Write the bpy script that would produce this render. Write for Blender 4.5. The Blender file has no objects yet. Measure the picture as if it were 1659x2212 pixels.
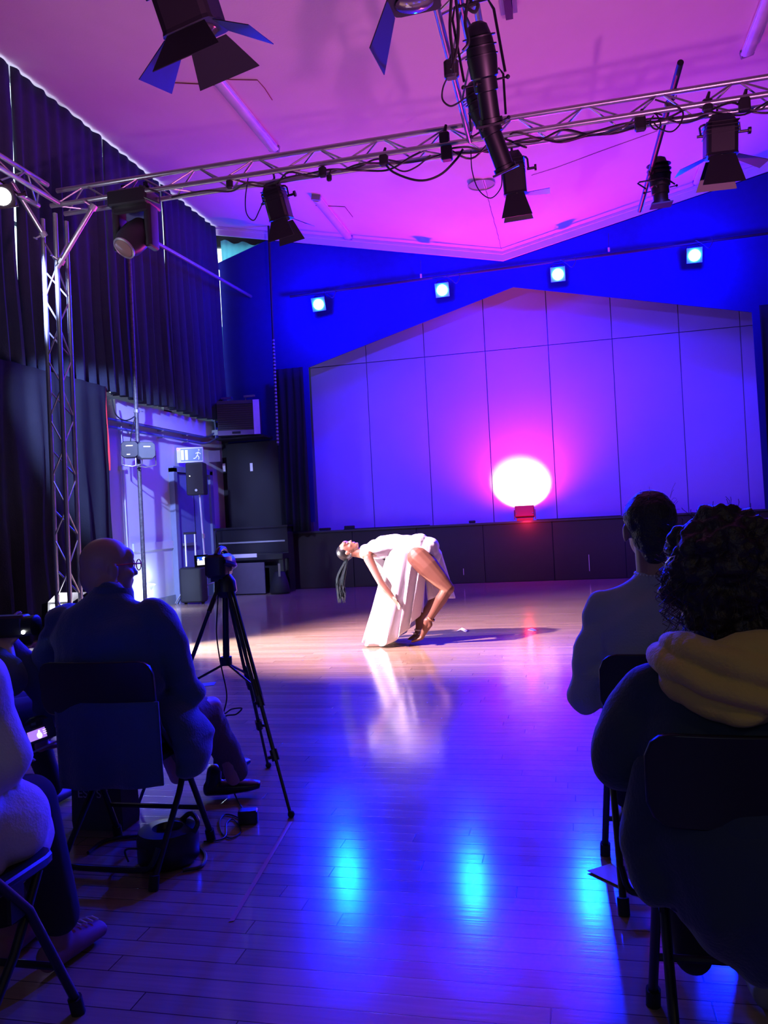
import bpy, math, random
from mathutils import Vector as V, Matrix, noise
R_ = math.radians
random.seed(7)
SC = bpy.context.scene
COL = SC.collection

# ------------------------------------------------------------------ camera
EYE = V((0, 0, 1.3)); FPX = 1740.0
_yaw = R_(12.95); _roll = math.atan(.052); _pit = math.atan(14 / FPX)
CF = V((-math.sin(_yaw) * math.cos(_pit), math.cos(_yaw) * math.cos(_pit), math.sin(_pit)))
_r0 = V((math.cos(_yaw), math.sin(_yaw), 0)); _u0 = _r0.cross(CF)
CR = _r0 * math.cos(_roll) - _u0 * math.sin(_roll)
CU = _u0 * math.cos(_roll) + _r0 * math.sin(_roll)
cam_d = bpy.data.cameras.new('camera'); cam = bpy.data.objects.new('camera', cam_d); COL.objects.link(cam)
cam_d.sensor_fit = 'HORIZONTAL'; cam_d.sensor_width = 36.0; cam_d.lens = 36.0 * FPX / 1659.0
cam_d.clip_start = .05; cam_d.clip_end = 100
m = Matrix((CR, CU, -CF)).transposed().to_4x4(); m.translation = EYE
cam.matrix_world = m; SC.camera = cam

def ray(px, py): return CF + CR * ((px - 829.5) / FPX) - CU * ((py - 1106) / FPX)
def aty(px, py, y): d = ray(px, py); return EYE + d * (y / d.y)       # point of the plane Y = y seen at a pixel
def atx(px, py, x): d = ray(px, py); return EYE + d * (x / d.x)
def atz(px, py, z=0.0): d = ray(px, py); return EYE + d * ((z - 1.3) / d.z)

# ------------------------------------------------------------------ view, world, lights
SC.view_settings.view_transform = 'Standard'
try: SC.view_settings.look = 'None'
except Exception: pass
SC.view_settings.exposure = 0.0; SC.view_settings.gamma = 1.0; SC.view_settings.use_curve_mapping = False
SC.cycles.use_denoising = True
SC.cycles.max_bounces = 6; SC.cycles.sample_clamp_indirect = 6.0
SC.cycles.caustics_reflective = False; SC.cycles.caustics_refractive = False
W = bpy.data.worlds.new('world'); SC.world = W; W.use_nodes = True
W.node_tree.nodes['Background'].inputs[0].default_value = (.10, .10, .34, 1)
W.node_tree.nodes['Background'].inputs[1].default_value = .065

def lamp(name, kind, loc, energy, color, aim=None, size=.1, cone=60, blend=.5, size_y=None):
    l = bpy.data.lights.new(name, kind); l.energy = energy; l.color = color
    if kind == 'SPOT': l.spot_size = R_(cone); l.spot_blend = blend; l.shadow_soft_size = size
    elif kind == 'POINT': l.shadow_soft_size = size
    elif kind == 'AREA':
        l.size = size
        if size_y: l.shape = 'RECTANGLE'; l.size_y = size_y
    o = bpy.data.objects.new(name, l); COL.objects.link(o); o.location = loc
    if aim is not None: o.rotation_euler = (V(aim) - V(loc)).to_track_quat('-Z', 'Y').to_euler()
    return o

PARS = [aty(688, 657, 14.6), aty(955, 626, 14.6), aty(1205, 592, 14.6), aty(1500, 551, 14.6)]
PAR_AIM = [(-.4, 1.3, 0), (-.1, 1.0, 0), (.4, 1.0, 0), (.9, 1.0, 0)]
for p, a in zip(PARS, PAR_AIM):
    d = (V(a) - p).normalized()
    lamp('par_beam', 'SPOT', p + d * .22, 6000, (.0, .010, 1), a, size=.13, cone=50, blend=.9)
    lamp('par_bloom_fill', 'POINT', p + V((0, -.42, -.05)), 340, (.0, .003, 1), size=.10)  # added point light ahead of each par, standing in for its blue bloom
UP = V((-.82, 15.27, 1.42))
lamp('uplight_core', 'SPOT', UP, 750, (1, .55, .045), (-.87, 16, 1.755), size=.02, cone=60, blend=.45).scale = (1.30, 1, 1)
lamp('uplight_pink', 'SPOT', UP + V((0, -.05, .02)), 430, (1, .03, .40), (-.9, 16, 2.5), size=.1, cone=140, blend=1)
lamp('uplight_magenta', 'SPOT', V((-.8, 15.0, 1.5)), 1350, (1, .015, .62), (-1.1, 12.2, 6.3), size=.08, cone=112, blend=.8)
lamp('uplight_red_fill', 'POINT', V((-.80, 14.6, 1.1)), 18, (1, .02, .05), size=.05)  # added red fill for the fixture's rear and the stage front
# blue wash from the truss spots on the cyclorama
lamp('cyc_wash', 'SPOT', (-2.6, 7.4, 4.3), 2300, (.055, .03, 1), (-2.4, 16, 3.0), size=.1, cone=50, blend=.9)
lamp('cyc_wash', 'SPOT', (1.1, 7.4, 4.2), 1600, (.08, .045, 1), (1.4, 16, 2.4), size=.1, cone=46, blend=.9)
# floor floods at the left, aimed across the dance floor
FL1 = aty(307, 1288, 12.0); FL2 = V((-5.45, 7.75, .42))
lamp('flood_near', 'SPOT', FL2 + V((.12, 0, .0)), 3600, (1, .90, .93), (-1.2, 8.5, .55), size=.09, cone=62, blend=.7)
lamp('flood_far', 'SPOT', FL1 + V((.10, -.06, .05)), 160, (.75, .85, 1), (-3, 11, 1.0), size=.08, cone=120, blend=.8)
lamp('flood_spill', 'POINT', FL2 + V((.35, -.1, .1)), 22, (.85, .88, 1), size=.1)
lamp('truss_wash', 'SPOT', (-4.75, 5.85, 4.2), 5500, (.34, .42, 1), (-6.8, 12.6, 1.5), size=.06, cone=33, blend=.6)
lamp('flood_wall', 'POINT', FL1 + V((.28, -.1, .15)), 30, (.50, .62, 1), size=.1)
# lit spot on the left truss
lamp('truss_spot', 'SPOT', (-4.75, 5.9, 4.15), 8200, (1, .62, .80), (-1.3, 8.7, 0), size=.1, cone=52, blend=1.0)
lamp('truss_spot_spill', 'POINT', (-4.5, 6.3, 4.0), 14, (.8, .85, 1), size=.1)
# violet spot behind the audience that lifts the ceiling
lamp('rear_uplight', 'SPOT', (2.3, .9, .72), 1500, (1, .25, .72), (-1.5, 8.6, 6.2), size=.10, cone=38, blend=.6).scale = (2.4, 1, 1)
lamp('hood_fill', 'POINT', (1.5, .2, 2.3), 6, (1, .78, .42), size=.15)  # added unseen warm fill that brightens the mustard hood
lamp('rear_fill', 'AREA', (-.6, -2.0, 2.4), 7, (.55, .60, 1), (-.5, 3, .8), size=1.5)

# ------------------------------------------------------------------ materials
def lin(c): return tuple(((x / 255) / 12.92 if x <= 10 else ((x / 255 + .055) / 1.055) ** 2.4) for x in c) + (1,)
MATS = {}
def mat(name, col, rough=.6, metal=0, bump=0, bscale=30, var=.12, vscale=8, emit=None, es=0, spec=.5, sheen=0, trans=0, alpha=1):
    if name in MATS: return MATS[name]
    M = bpy.data.materials.new(name); M.use_nodes = True; nt = M.node_tree; N = nt.nodes; L = nt.links
    b = N['Principled BSDF']
    b.inputs['Base Color'].default_value = tuple(col)[:3] + (1,)
    b.inputs['Roughness'].default_value = rough; b.inputs['Metallic'].default_value = metal
    b.inputs['Specular IOR Level'].default_value = spec
    if sheen: b.inputs['Sheen Weight'].default_value = sheen
    if trans: b.inputs['Transmission Weight'].default_value = trans
    if alpha < 1: b.inputs['Alpha'].default_value = alpha
    if emit: b.inputs['Emission Color'].default_value = tuple(emit)[:3] + (1,); b.inputs['Emission Strength'].default_value = es
    tc = N.new('ShaderNodeTexCoord')
    if var:
        n = N.new('ShaderNodeTexNoise'); n.inputs['Scale'].default_value = vscale; n.inputs['Detail'].default_value = 4
        L.new(tc.outputs['Object'], n.inputs['Vector'])
        mx = N.new('ShaderNodeMix'); mx.data_type = 'RGBA'
        mx.inputs[6].default_value = tuple(c * (1 - var) for c in col[:3]) + (1,)
        mx.inputs[7].default_value = tuple(min(1, c * (1 + var)) for c in col[:3]) + (1,)
        L.new(n.outputs['Fac'], mx.inputs[0]); L.new(mx.outputs[2], b.inputs['Base Color'])
    if bump:
        n2 = N.new('ShaderNodeTexNoise'); n2.inputs['Scale'].default_value = bscale; n2.inputs['Detail'].default_value = 3
        L.new(tc.outputs['Object'], n2.inputs['Vector'])
        bp = N.new('ShaderNodeBump'); bp.inputs['Strength'].default_value = bump; bp.inputs['Distance'].default_value = .01
        L.new(n2.outputs['Fac'], bp.inputs['Height']); L.new(bp.outputs[0], b.inputs['Normal'])
    MATS[name] = M; return M
black = mat('black_metal', (.006, .006, .010), .45)
matte = mat('matte_black', (.005, .005, .009), .7)
alu = mat('aluminium', (.42, .42, .45), .34, .85, var=.1, vscale=20)
steel = mat('steel', (.42, .42, .45), .38, .8)
plastic = mat('black_plastic', (.015, .015, .018), .38)
rubber = mat('rubber', (.01, .01, .01), .8)
drape = mat('black_drape', (.013, .014, .022), .95, bump=.3, bscale=60, spec=.15)
masking = mat('masking_blue_glow', (.014, .014, .17), .95, spec=.1)  # black cloth with the blue lamp glow put into its colour
curtain_m = mat('navy_curtain', (.034, .042, .075), .9, bump=.3, bscale=80, spec=.2)
ceil_m = mat('ceiling_paint', (.60, .47, .57), .9, bump=.12, bscale=50, var=.04, vscale=3, spec=.2)
wall_m = mat('wall_paint', (.52, .56, .60), .85, var=.05, vscale=3, bump=.08)
blackpaint = mat('black_wall_paint', (.016, .016, .018), .8)
white_m = mat('white_paint', (.7, .7, .7), .6)
skin_d = mat('brown_skin', (.20, .085, .05), .5, var=.08)
skin_p = mat('pale_skin', (.42, .25, .19), .5, var=.06)
skin_t = mat('tan_skin', (.34, .19, .13), .5, var=.06)
paper = mat('paper', (.75, .75, .75), .8, var=.02)

# floor boards
def floor_mat():
    M = bpy.data.materials.new('floor_boards'); M.use_nodes = True; nt = M.node_tree; N = nt.nodes; L = nt.links
    b = N['Principled BSDF']; tc = N.new('ShaderNodeTexCoord')
    br = N.new('ShaderNodeTexBrick'); br.inputs['Scale'].default_value = 1
    br.inputs['Brick Width'].default_value = 1.7; br.inputs['Row Height'].default_value = .085
    br.inputs['Mortar Size'].default_value = .0022; br.inputs['Mortar Smooth'].default_value = .3; br.offset = 0
    br.inputs['Color1'].default_value = (.47, .335, .225, 1); br.inputs['Color2'].default_value = (.35, .24, .155, 1)
    br.inputs['Mortar'].default_value = (.10, .06, .04, 1)
    sx = N.new('ShaderNodeSeparateXYZ'); L.new(tc.outputs['Object'], sx.inputs[0])
    dv = N.new('ShaderNodeMath'); dv.operation = 'DIVIDE'; dv.inputs[1].default_value = .085; L.new(sx.outputs[1], dv.inputs[0])
    fl = N.new('ShaderNodeMath'); fl.operation = 'FLOOR'; L.new(dv.outputs[0], fl.inputs[0])
    wn = N.new('ShaderNodeTexWhiteNoise'); wn.noise_dimensions = '1D'; L.new(fl.outputs[0], wn.inputs['W'])
    ma = N.new('ShaderNodeMath'); ma.operation = 'MULTIPLY_ADD'; ma.inputs[1].default_value = 1.7; L.new(wn.outputs['Value'], ma.inputs[0]); L.new(sx.outputs[0], ma.inputs[2])
    cx = N.new('ShaderNodeCombineXYZ'); L.new(ma.outputs[0], cx.inputs[0]); L.new(sx.outputs[1], cx.inputs[1]); L.new(cx.outputs[0], br.inputs['Vector'])
    mp = N.new('ShaderNodeMapping'); mp.inputs['Scale'].default_value = (1.2, 26, 1); L.new(tc.outputs['Object'], mp.inputs['Vector'])
    ns = N.new('ShaderNodeTexNoise'); ns.inputs['Scale'].default_value = 3; ns.inputs['Detail'].default_value = 6; L.new(mp.outputs[0], ns.inputs['Vector'])
    mx = N.new('ShaderNodeMix'); mx.data_type = 'RGBA'; mx.blend_type = 'MULTIPLY'; mx.inputs[0].default_value = .45
    L.new(br.outputs['Color'], mx.inputs[6]); L.new(ns.outputs['Color'], mx.inputs[7])
    rgb = N.new('ShaderNodeRGBToBW'); L.new(ns.outputs['Color'], rgb.inputs[0])
    cm = N.new('ShaderNodeMix'); cm.data_type = 'RGBA'; cm.blend_type = 'MULTIPLY'; cm.inputs[0].default_value = .5
    L.new(br.outputs['Color'], cm.inputs[6]); L.new(rgb.outputs[0], cm.inputs[7]); L.new(cm.outputs[2], b.inputs['Base Color'])
    big = N.new('ShaderNodeTexNoise'); big.inputs['Scale'].default_value = 2.2; big.inputs['Detail'].default_value = 5; L.new(tc.outputs['Object'], big.inputs['Vector'])
    mr = N.new('ShaderNodeMapRange'); mr.inputs[1].default_value = .3; mr.inputs[2].default_value = .7; mr.inputs[3].default_value = .12; mr.inputs[4].default_value = .16
    L.new(big.outputs['Fac'], mr.inputs[0]); L.new(mr.outputs[0], b.inputs['Roughness'])
    mth = N.new('ShaderNodeMath'); mth.operation = 'MULTIPLY'; mth.inputs[1].default_value = -1; L.new(br.outputs['Fac'], mth.inputs[0])
    ad = N.new('ShaderNodeMath'); ad.operation = 'MULTIPLY_ADD'; ad.inputs[1].default_value = .25
    L.new(ns.outputs['Fac'], ad.inputs[0]); L.new(mth.outputs[0], ad.inputs[2])
    bp = N.new('ShaderNodeBump'); bp.inputs['Strength'].default_value = .35; bp.inputs['Distance'].default_value = .002
    L.new(ad.outputs[0], bp.inputs['Height']); L.new(bp.outputs[0], b.inputs['Normal'])
    b.inputs['Specular IOR Level'].default_value = .55
    return M

# ------------------------------------------------------------------ mesh helpers
class MB:
    def __init__(s): s.v = []; s.f = []
    def add(s, vs, fs):
        o = len(s.v); s.v += [V(x) for x in vs]; s.f += [tuple(i + o for i in f) for f in fs]; return s
    def box(s, c, size, rot=None):
        x, y, z = (k / 2 for k in size); c = V(c)
        vs = [V((a, b, d)) for a in (-x, x) for b in (-y, y) for d in (-z, z)]
        if rot is not None: vs = [rot @ q for q in vs]
        return s.add([q + c for q in vs], [(0, 1, 3, 2), (4, 6, 7, 5), (0, 4, 5, 1), (2, 3, 7, 6), (0, 2, 6, 4), (1, 5, 7, 3)])
    def bev(s, c, size, r=.01, rot=None, n=3):
        # box with rounded vertical edges and chamfered rims (rounded-rectangle prism along local z)
        x, y, z = (k / 2 for k in size); r = min(r, x * .98, y * .98); c = V(c); pts = []
        for cx, cy, a0 in ((x - r, y - r, 0), (-x + r, y - r, 90), (-x + r, -y + r, 180), (x - r, -y + r, 270)):
            for k in range(n + 1):
                a = R_(a0 + 90 * k / n); pts.append((cx, cy, math.cos(a), math.sin(a)))
        e = min(r * .5, z * .4); rings = []
        for zz, k in ((-z, r - e), (-z + e, r), (z - e, r), (z, r - e)):
            rings.append([V((p[0] + p[2] * k, p[1] + p[3] * k, zz)) for p in pts])
        return s.rings(rings, c, rot)
    def rings(s, rings, c=V((0, 0, 0)), rot=None, cap=True):
        n = len(rings[0]); vs = [p for r in rings for p in r]
        if rot is not None: vs = [rot @ q for q in vs]
        vs = [q + V(c) for q in vs]; fs = []
        for i in range(len(rings) - 1):
            for k in range(n):
                a = i * n + k; b = i * n + (k + 1) % n; fs.append((a, b, b + n, a + n))
        if cap: fs.append(tuple(range(n))[::-1]); fs.append(tuple((len(rings) - 1) * n + k for k in range(n)))
        return s.add(vs, fs)
    def cyl(s, p0, p1, r0, r1=None, n=12):
        p0 = V(p0); p1 = V(p1); r1 = r0 if r1 is None else r1; q = (p1 - p0).to_track_quat('Z', 'Y')
        a = q @ V((1, 0, 0)); b = q @ V((0, 1, 0))
        return s.rings([[p + a * (r * math.cos(6.28318 * k / n)) + b * (r * math.sin(6.28318 * k / n)) for k in range(n)] for p, r in ((p0, r0), (p1, r1))])
    def lathe(s, p0, axis, prof, n=20):
        q = V(axis).normalized().to_track_quat('Z', 'Y'); a = q @ V((1, 0, 0)); b = q @ V((0, 1, 0)); z = q @ V((0, 0, 1)); p0 = V(p0)
        return s.rings([[p0 + z * h + a * (r * math.cos(6.28318 * k / n)) + b * (r * math.sin(6.28318 * k / n)) for k in range(n)] for h, r in prof])
    def tube(s, pts, r, n=8, closed=False):
        pts = [V(p) for p in pts]; rings = []; up = None
        for i, p in enumerate(pts):
            d = (pts[min(i + 1, len(pts) - 1)] - pts[max(i - 1, 0)])
            if closed: d = pts[(i + 1) % len(pts)] - pts[i - 1]
            d = d.normalized() if d.length > 1e-9 else V((0, 0, 1))
            if up is None: up = d.orthogonal().normalized()
            up = (up - d * up.dot(d)); up = up.normalized() if up.length > 1e-6 else d.orthogonal().normalized()
            w = d.cross(up); rr = r[i] if isinstance(r, (list, tuple)) else r
            rings.append([p + up * (rr * math.cos(6.28318 * k / n)) + w * (rr * math.sin(6.28318 * k / n)) for k in range(n)])
        if closed: rings.append(rings[0]); return s.rings(rings, cap=False)
        return s.rings(rings)
    def sph(s, c, rad, rot=None, nu=16, nv=10):
        if isinstance(rad, (int, float)): rad = (rad,) * 3
        rings = []
        for i in range(nv + 1):
            t = math.pi * min(max(i / nv, .015), .985)
            rings.append([V((rad[0] * math.sin(t) * math.cos(6.28318 * k / nu), rad[1] * math.sin(t) * math.sin(6.28318 * k / nu), -rad[2] * math.cos(t))) for k in range(nu)])
        return s.rings(rings, V(c), rot)
    def cap(s, p0, r0, p1, r1, n=14):
        p0 = V(p0); p1 = V(p1); d = (p1 - p0).normalized(); pts = []; rs = []
        for k in range(5):
            t = -math.pi / 2 * (1 - k / 4); pts.append(p0 + d * r0 * math.sin(t)); rs.append(max(.0006, r0 * math.cos(t)))
        for k in range(5):
            t = math.pi / 2 * k / 4; pts.append(p1 + d * r1 * math.sin(t)); rs.append(max(.0006, r1 * math.cos(t)))
        q = d.to_track_quat('Z', 'Y'); a = q @ V((1, 0, 0)); b = q @ V((0, 1, 0))
        return s.rings([[p + a * (r * math.cos(6.28318 * k / n)) + b * (r * math.sin(6.28318 * k / n)) for k in range(n)] for p, r in zip(pts, rs)])
    def chain(s, pts):
        for (a, ra), (b, rb) in zip(pts, pts[1:]): s.cap(a, ra, b, rb)
        return s
    def loft(s, secs, side, n=24):
        # secs: (centre, half width along side, half depth), ends closed with shrinking rings
        side = V(side).normalized(); cs = [V(c[0]) for c in secs]; rings = []
        L = []
        d0 = (cs[1] - cs[0]).normalized(); d1 = (cs[-1] - cs[-2]).normalized()
        k0 = min(secs[0][1:3]); k1 = min(secs[-1][1:3])
        for t in (.15, .6, .9): L.append((cs[0] - d0 * k0 * .5 * math.sqrt(1 - t * t), secs[0][1] * t, secs[0][2] * t, d0))
        for i, c in enumerate(secs):
            L.append((cs[i], c[1], c[2], (cs[min(i + 1, len(cs) - 1)] - cs[max(i - 1, 0)]).normalized()))
        for t in (.9, .6, .15): L.append((cs[-1] + d1 * k1 * .5 * math.sqrt(1 - t * t), secs[-1][1] * t, secs[-1][2] * t, d1))
        for c, a, b, d in L:
            sd = (side - d * side.dot(d)).normalized(); w = d.cross(sd)
            rings.append([c + sd * (a * math.cos(6.28318 * k / n)) + w * (b * math.sin(6.28318 * k / n)) for k in range(n)])
        return s.rings(rings)
    def prism(s, poly, thick):
        # planar polygon (3-D points) extruded symmetric by vector thick
        t = V(thick) / 2; return s.rings([[V(p) - t for p in poly], [V(p) + t for p in poly]])

ROOT = {}
def tag(o, label, cat, group=None, kind=None):
    o['label'] = label; o['category'] = cat
    if group: o['group'] = group
    if kind: o['kind'] = kind
    return o
def thing(name, label, cat, loc, group=None):
    o = bpy.data.objects.new(name, None); COL.objects.link(o); o.location = loc; o.empty_display_size = .1
    ROOT[o] = V(loc); return tag(o, label, cat, group)
def obj(name, mb, M, parent=None, smooth=False, label=None, solid=0, bevel=0, sub=0, smang=None):
    base = ROOT[parent] if parent is not None else (sum(mb.v, V((0, 0, 0))) / max(1, len(mb.v)))
    me = bpy.data.meshes.new(name); me.from_pydata([tuple(q - base) for q in mb.v], [], mb.f); me.update()
    import bmesh
    bm = bmesh.new(); bm.from_mesh(me); bmesh.ops.recalc_face_normals(bm, faces=bm.faces)
    if smooth:
        for f in bm.faces: f.smooth = True
        for e in bm.edges:
            if len(e.link_faces) == 2 and e.calc_face_angle(0) > R_(42): e.smooth = False
    bm.to_mesh(me); bm.free()
    me.materials.append(M)
    o = bpy.data.objects.new(name, me); COL.objects.link(o)
    if parent is not None: o.parent = parent; ROOT[o] = base
    else: o.location = base; ROOT[o] = base
    if label: o['label'] = label
    if solid: k = o.modifiers.new('s', 'SOLIDIFY'); k.thickness = solid; k.offset = 0
    if bevel: k = o.modifiers.new('b', 'BEVEL'); k.width = bevel; k.segments = 2; k.limit_method = 'ANGLE'
    if sub: k = o.modifiers.new('u', 'SUBSURF'); k.levels = sub; k.render_levels = sub
    return o
def struct(name, mb, M, **k):
    o = obj(name, mb, M, **k); o['kind'] = 'structure'; return o
def blob(name, mb, M, parent=None, voxel=.008, sm=4, disp=0, dsc=9, label=None, fold=None):
    # fuse overlapping closed shapes into one continuous skin
    me = bpy.data.meshes.new('tmp'); me.from_pydata([tuple(q) for q in mb.v], [], mb.f); me.update()
    import bmesh
    bm = bmesh.new(); bm.from_mesh(me); bmesh.ops.recalc_face_normals(bm, faces=bm.faces); bm.to_mesh(me); bm.free()
    t = bpy.data.objects.new('tmp', me); COL.objects.link(t)
    k = t.modifiers.new('r', 'REMESH'); k.mode = 'VOXEL'; k.voxel_size = voxel
    k = t.modifiers.new('m', 'SMOOTH'); k.factor = .5; k.iterations = sm
    dg = bpy.context.evaluated_depsgraph_get(); dg.update()
    nm = bpy.data.meshes.new_from_object(t.evaluated_get(dg)); nm.name = name
    bpy.data.objects.remove(t); bpy.data.meshes.remove(me)
    base = ROOT[parent] if parent is not None else V((0, 0, 0))
    nrm = [v.normal.copy() for v in nm.vertices] if (disp or fold) else None
    for i, v in enumerate(nm.vertices):
        c = v.co.copy()
        if disp: c += nrm[i] * (noise.noise(c * dsc) * disp + noise.noise(c * dsc * 2.7) * disp * .4)
        if fold: c += nrm[i] * fold(c)
        v.co = c - base
    nm.polygons.foreach_set('use_smooth', [True] * len(nm.polygons)); nm.materials.clear(); nm.materials.append(M); nm.update()
    o = bpy.data.objects.new(name, nm); COL.objects.link(o)
    if parent is not None: o.parent = parent
    ROOT[o] = base
    if label: o['label'] = label
    return o
def arc(pts, n=6):
    # Catmull-Rom through control points
    P = [V(p) for p in pts]; P = [P[0] * 2 - P[1]] + P + [P[-1] * 2 - P[-2]]; out = []
    for i in range(1, len(P) - 2):
        for k in range(n):
            t = k / n; a, b, c, d = P[i - 1:i + 3]
            out.append(.5 * ((2 * b) + (c - a) * t + (2 * a - 5 * b + 4 * c - d) * t * t + (3 * b - a - 3 * c + d) * t ** 3))
    return out + [P[-2]]

# ------------------------------------------------------------------ room shell
RX = -.95; WL = -6.8; YB = 15.2
def cz(x): return 6.07 + .215 * abs(x - RX)
struct('floor', MB().box((-.6, 7.5, -.05), (14.6, 20, .1)), floor_mat())
b = MB(); t = .08
for xa, xb in ((WL - .3, RX), (RX, 6.2)):
    p = [(xa, -2, cz(xa)), (xb, -2, cz(xb)), (xb, YB + .2, cz(xb)), (xa, YB + .2, cz(xa))]
    b.add([V(q) for q in p] + [V(q) + V((0, 0, t)) for q in p], [(0, 1, 2, 3), (4, 7, 6, 5), (0, 4, 5, 1), (1, 5, 6, 2), (2, 6, 7, 3), (3, 7, 4, 0)])
struct('ceiling', b, ceil_m)
# left wall: lower masonry, piers between the high windows
b = MB(); b.box((WL - .1, 6.6, 1.7), (.2, 17.2, 3.4))
for y in (-1.6, 2.2, 6.1, 9.9, 13.0, 15.1): b.box((WL - .1, y, 5.4), (.2, .3, 4.2))
struct('wall_left', b, wall_m)
day = mat('daylight_glass', (.8, .9, .9), .3, emit=(.70, .93, 1.0), es=2.6, var=0)
for i, (ya, yb) in enumerate(((-1.4, 2.05), (2.35, 5.95), (6.25, 9.75), (10.05, 12.85), (13.15, 14.95))):
    b = MB().box((WL - .12, (ya + yb) / 2, 5.4), (.02, yb - ya, 3.95))
    w = struct('window_%d' % (i + 1), b, day)
    fr = MB()
    for z in (3.45, 5.4, 7.3): fr.box((WL - .08, (ya + yb) / 2, z), (.05, yb - ya, .06))
    for k in range(4): fr.box((WL - .08, ya + (yb - ya) * k / 3, 5.4), (.05, .05, 3.9))
    obj('window_frame', fr, white_m, w)
# back wall with the gabled stage opening
OP = [(-4.82, 1.12), (-4.80, 4.31), (-.79, 5.42), (3.24, 4.52), (3.28, 1.12)]
def wall_poly(y, th, x0, x1, top, M, name, z0=0, lw=None):
    b = MB(); d = (0, th, 0)
    P = lambda l: [V((a, y, c)) for a, c in l]
    l = lw or [(x0, z0), (OP[0][0], z0), OP[1], (OP[1][0] - .001, top(OP[1][0])), (x0, top(x0))]
    b.prism(P(l), d)
    b.prism(P([OP[1], OP[2], (OP[2][0], top(OP[2][0])), (OP[1][0], top(OP[1][0]))]), d)
    b.prism(P([OP[2], OP[3], (OP[3][0], top(OP[3][0])), (OP[2][0], top(OP[2][0]))]), d)
    b.prism(P([(OP[4][0], z0), (x1, z0), (x1, top(x1)), (OP[3][0], top(OP[3][0])), OP[3]]), d)
    return b
OP0 = OP; OP = [(-5.0, 1.12), (-5.0, 4.50), (-.79, 5.66), (3.45, 4.75), (3.5, 1.12)]
b = wall_poly(YB + .1, .2, -6.9, 6.1, cz, wall_m, 'w', lw=[(-5.3, 0), (OP[0][0], 0), OP[1], (OP[1][0] - .001, cz(OP[1][0])), (-5.3, cz(-5.3))])
b.box((-6.05, YB + .1, 2.6), (1.5, .2, 5.2)); b.prism([V((-6.8, YB + .1, 7.0)), V((-5.3, YB + .1, 6.75)), V((-5.3, YB + .1, cz(-5.3))), V((-6.8, YB + .1, cz(-6.8)))], (0, .2, 0))
struct('wall_back', b, blackpaint); OP = OP0
struct('wall_right', MB().box((6.1, 6.6, 3.8), (.2, 17.4, 7.6)), blackpaint)
w = struct('window_6', MB().box((-6.05, YB + .12, 6.1), (1.5, .02, 1.9)), day)
b = MB()
for x in (-6.75, -6.1, -5.4): b.box((x, YB + .08, 6.1), (.05, .05, 1.8))
obj('window_frame', b, white_m, w)
# cornice strip along the top of the back wall
b = MB()
for xa, xb in ((WL, RX), (RX, 6.0)):
    b.prism([V((xa, 14.93, cz(xa) - .16)), V((xb, 14.93, cz(xb) - .16)), V((xb, 14.93, cz(xb) - .005)), V((xa, 14.93, cz(xa) - .005))], (0, .04, 0))
    b.prism([V((xa, 14.89, cz(xa) - .05)), V((xb, 14.89, cz(xb) - .05)), V((xb, 14.89, cz(xb) - .005)), V((xa, 14.89, cz(xa) - .005))], (0, .04, 0))
struct('trim_1', b, ceil_m)
# crack / joint along the ceiling valley, stain and hatch lines
b = MB(); p = [V((RX + random.uniform(-.006, .006), 11.6 + .12 * k, cz(RX) - .003)) for k in range(27)]; b.tube(p, .005, 4)
struct('trim_2', b, mat('crack_dark', (.10, .05, .06), .9))
def on_ceil(px, py):
    d = ray(px, py); k = 5.0 / d.z
    for _ in range(30):
        q = EYE + d * k; k += (cz(q.x) - q.z) / d.z * .8
    q = EYE + d * k; q.z -= .006; return q
b = MB(); b.tube([on_ceil(*p) for p in ((352, 170), (358, 177), (400, 179), (440, 181), (475, 184))], .007, 4)
b.tube([on_ceil(*p) for p in ((470, 169), (500, 171), (556, 172), (572, 190), (588, 215))], .006, 4)
b.tube([on_ceil(*p) for p in ((682, 443), (700, 444), (745, 446), (762, 468))], .008, 4)
b.tube([on_ceil(*p) for p in ((1148, 378), (1200, 362), (1300, 325), (1420, 282))], .004, 4)
struct('trim_3', b, mat('crack_rust', (.22, .07, .06), .9))
b = MB(); c = on_ceil(1040, 398); b.lathe(c + V((0, 0, .0)), (0, 0, -1), [(0, .20), (.012, .20), (.012, .185), (-.002, .185)], 28)
struct('trim_4', b, mat('vent_grey', (.30, .29, .32), .9))

# stage
b = MB(); b.box((-.95, 16.0, .545), (8.9, 1.7, 1.09)); 
struct('floor_stage', b, mat('stage_black', (.030, .024, .026), .55, bump=.1))
b = MB(); b.box((-.95, 15.13, 1.105), (8.96, .12, .035))
struct('trim_5', b, mat('stage_lip', (.05, .05, .055), .32))
for i in range(7):
    xa = -5.40 + i * 1.27; b = MB().box((xa + .63, 15.135, .545), (1.255, .025, 1.07))
    struct('trim_%d' % (6 + i), b, mat('stage_panel', (.032, .022, .026), .42, bump=.05))
b = MB(); b.box((.30, 15.115, .30), (.012, .006, .30)); b.box((-2.0, 15.115, .22), (.012, .006, .12))
struct('trim_13', b, white_m)
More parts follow.
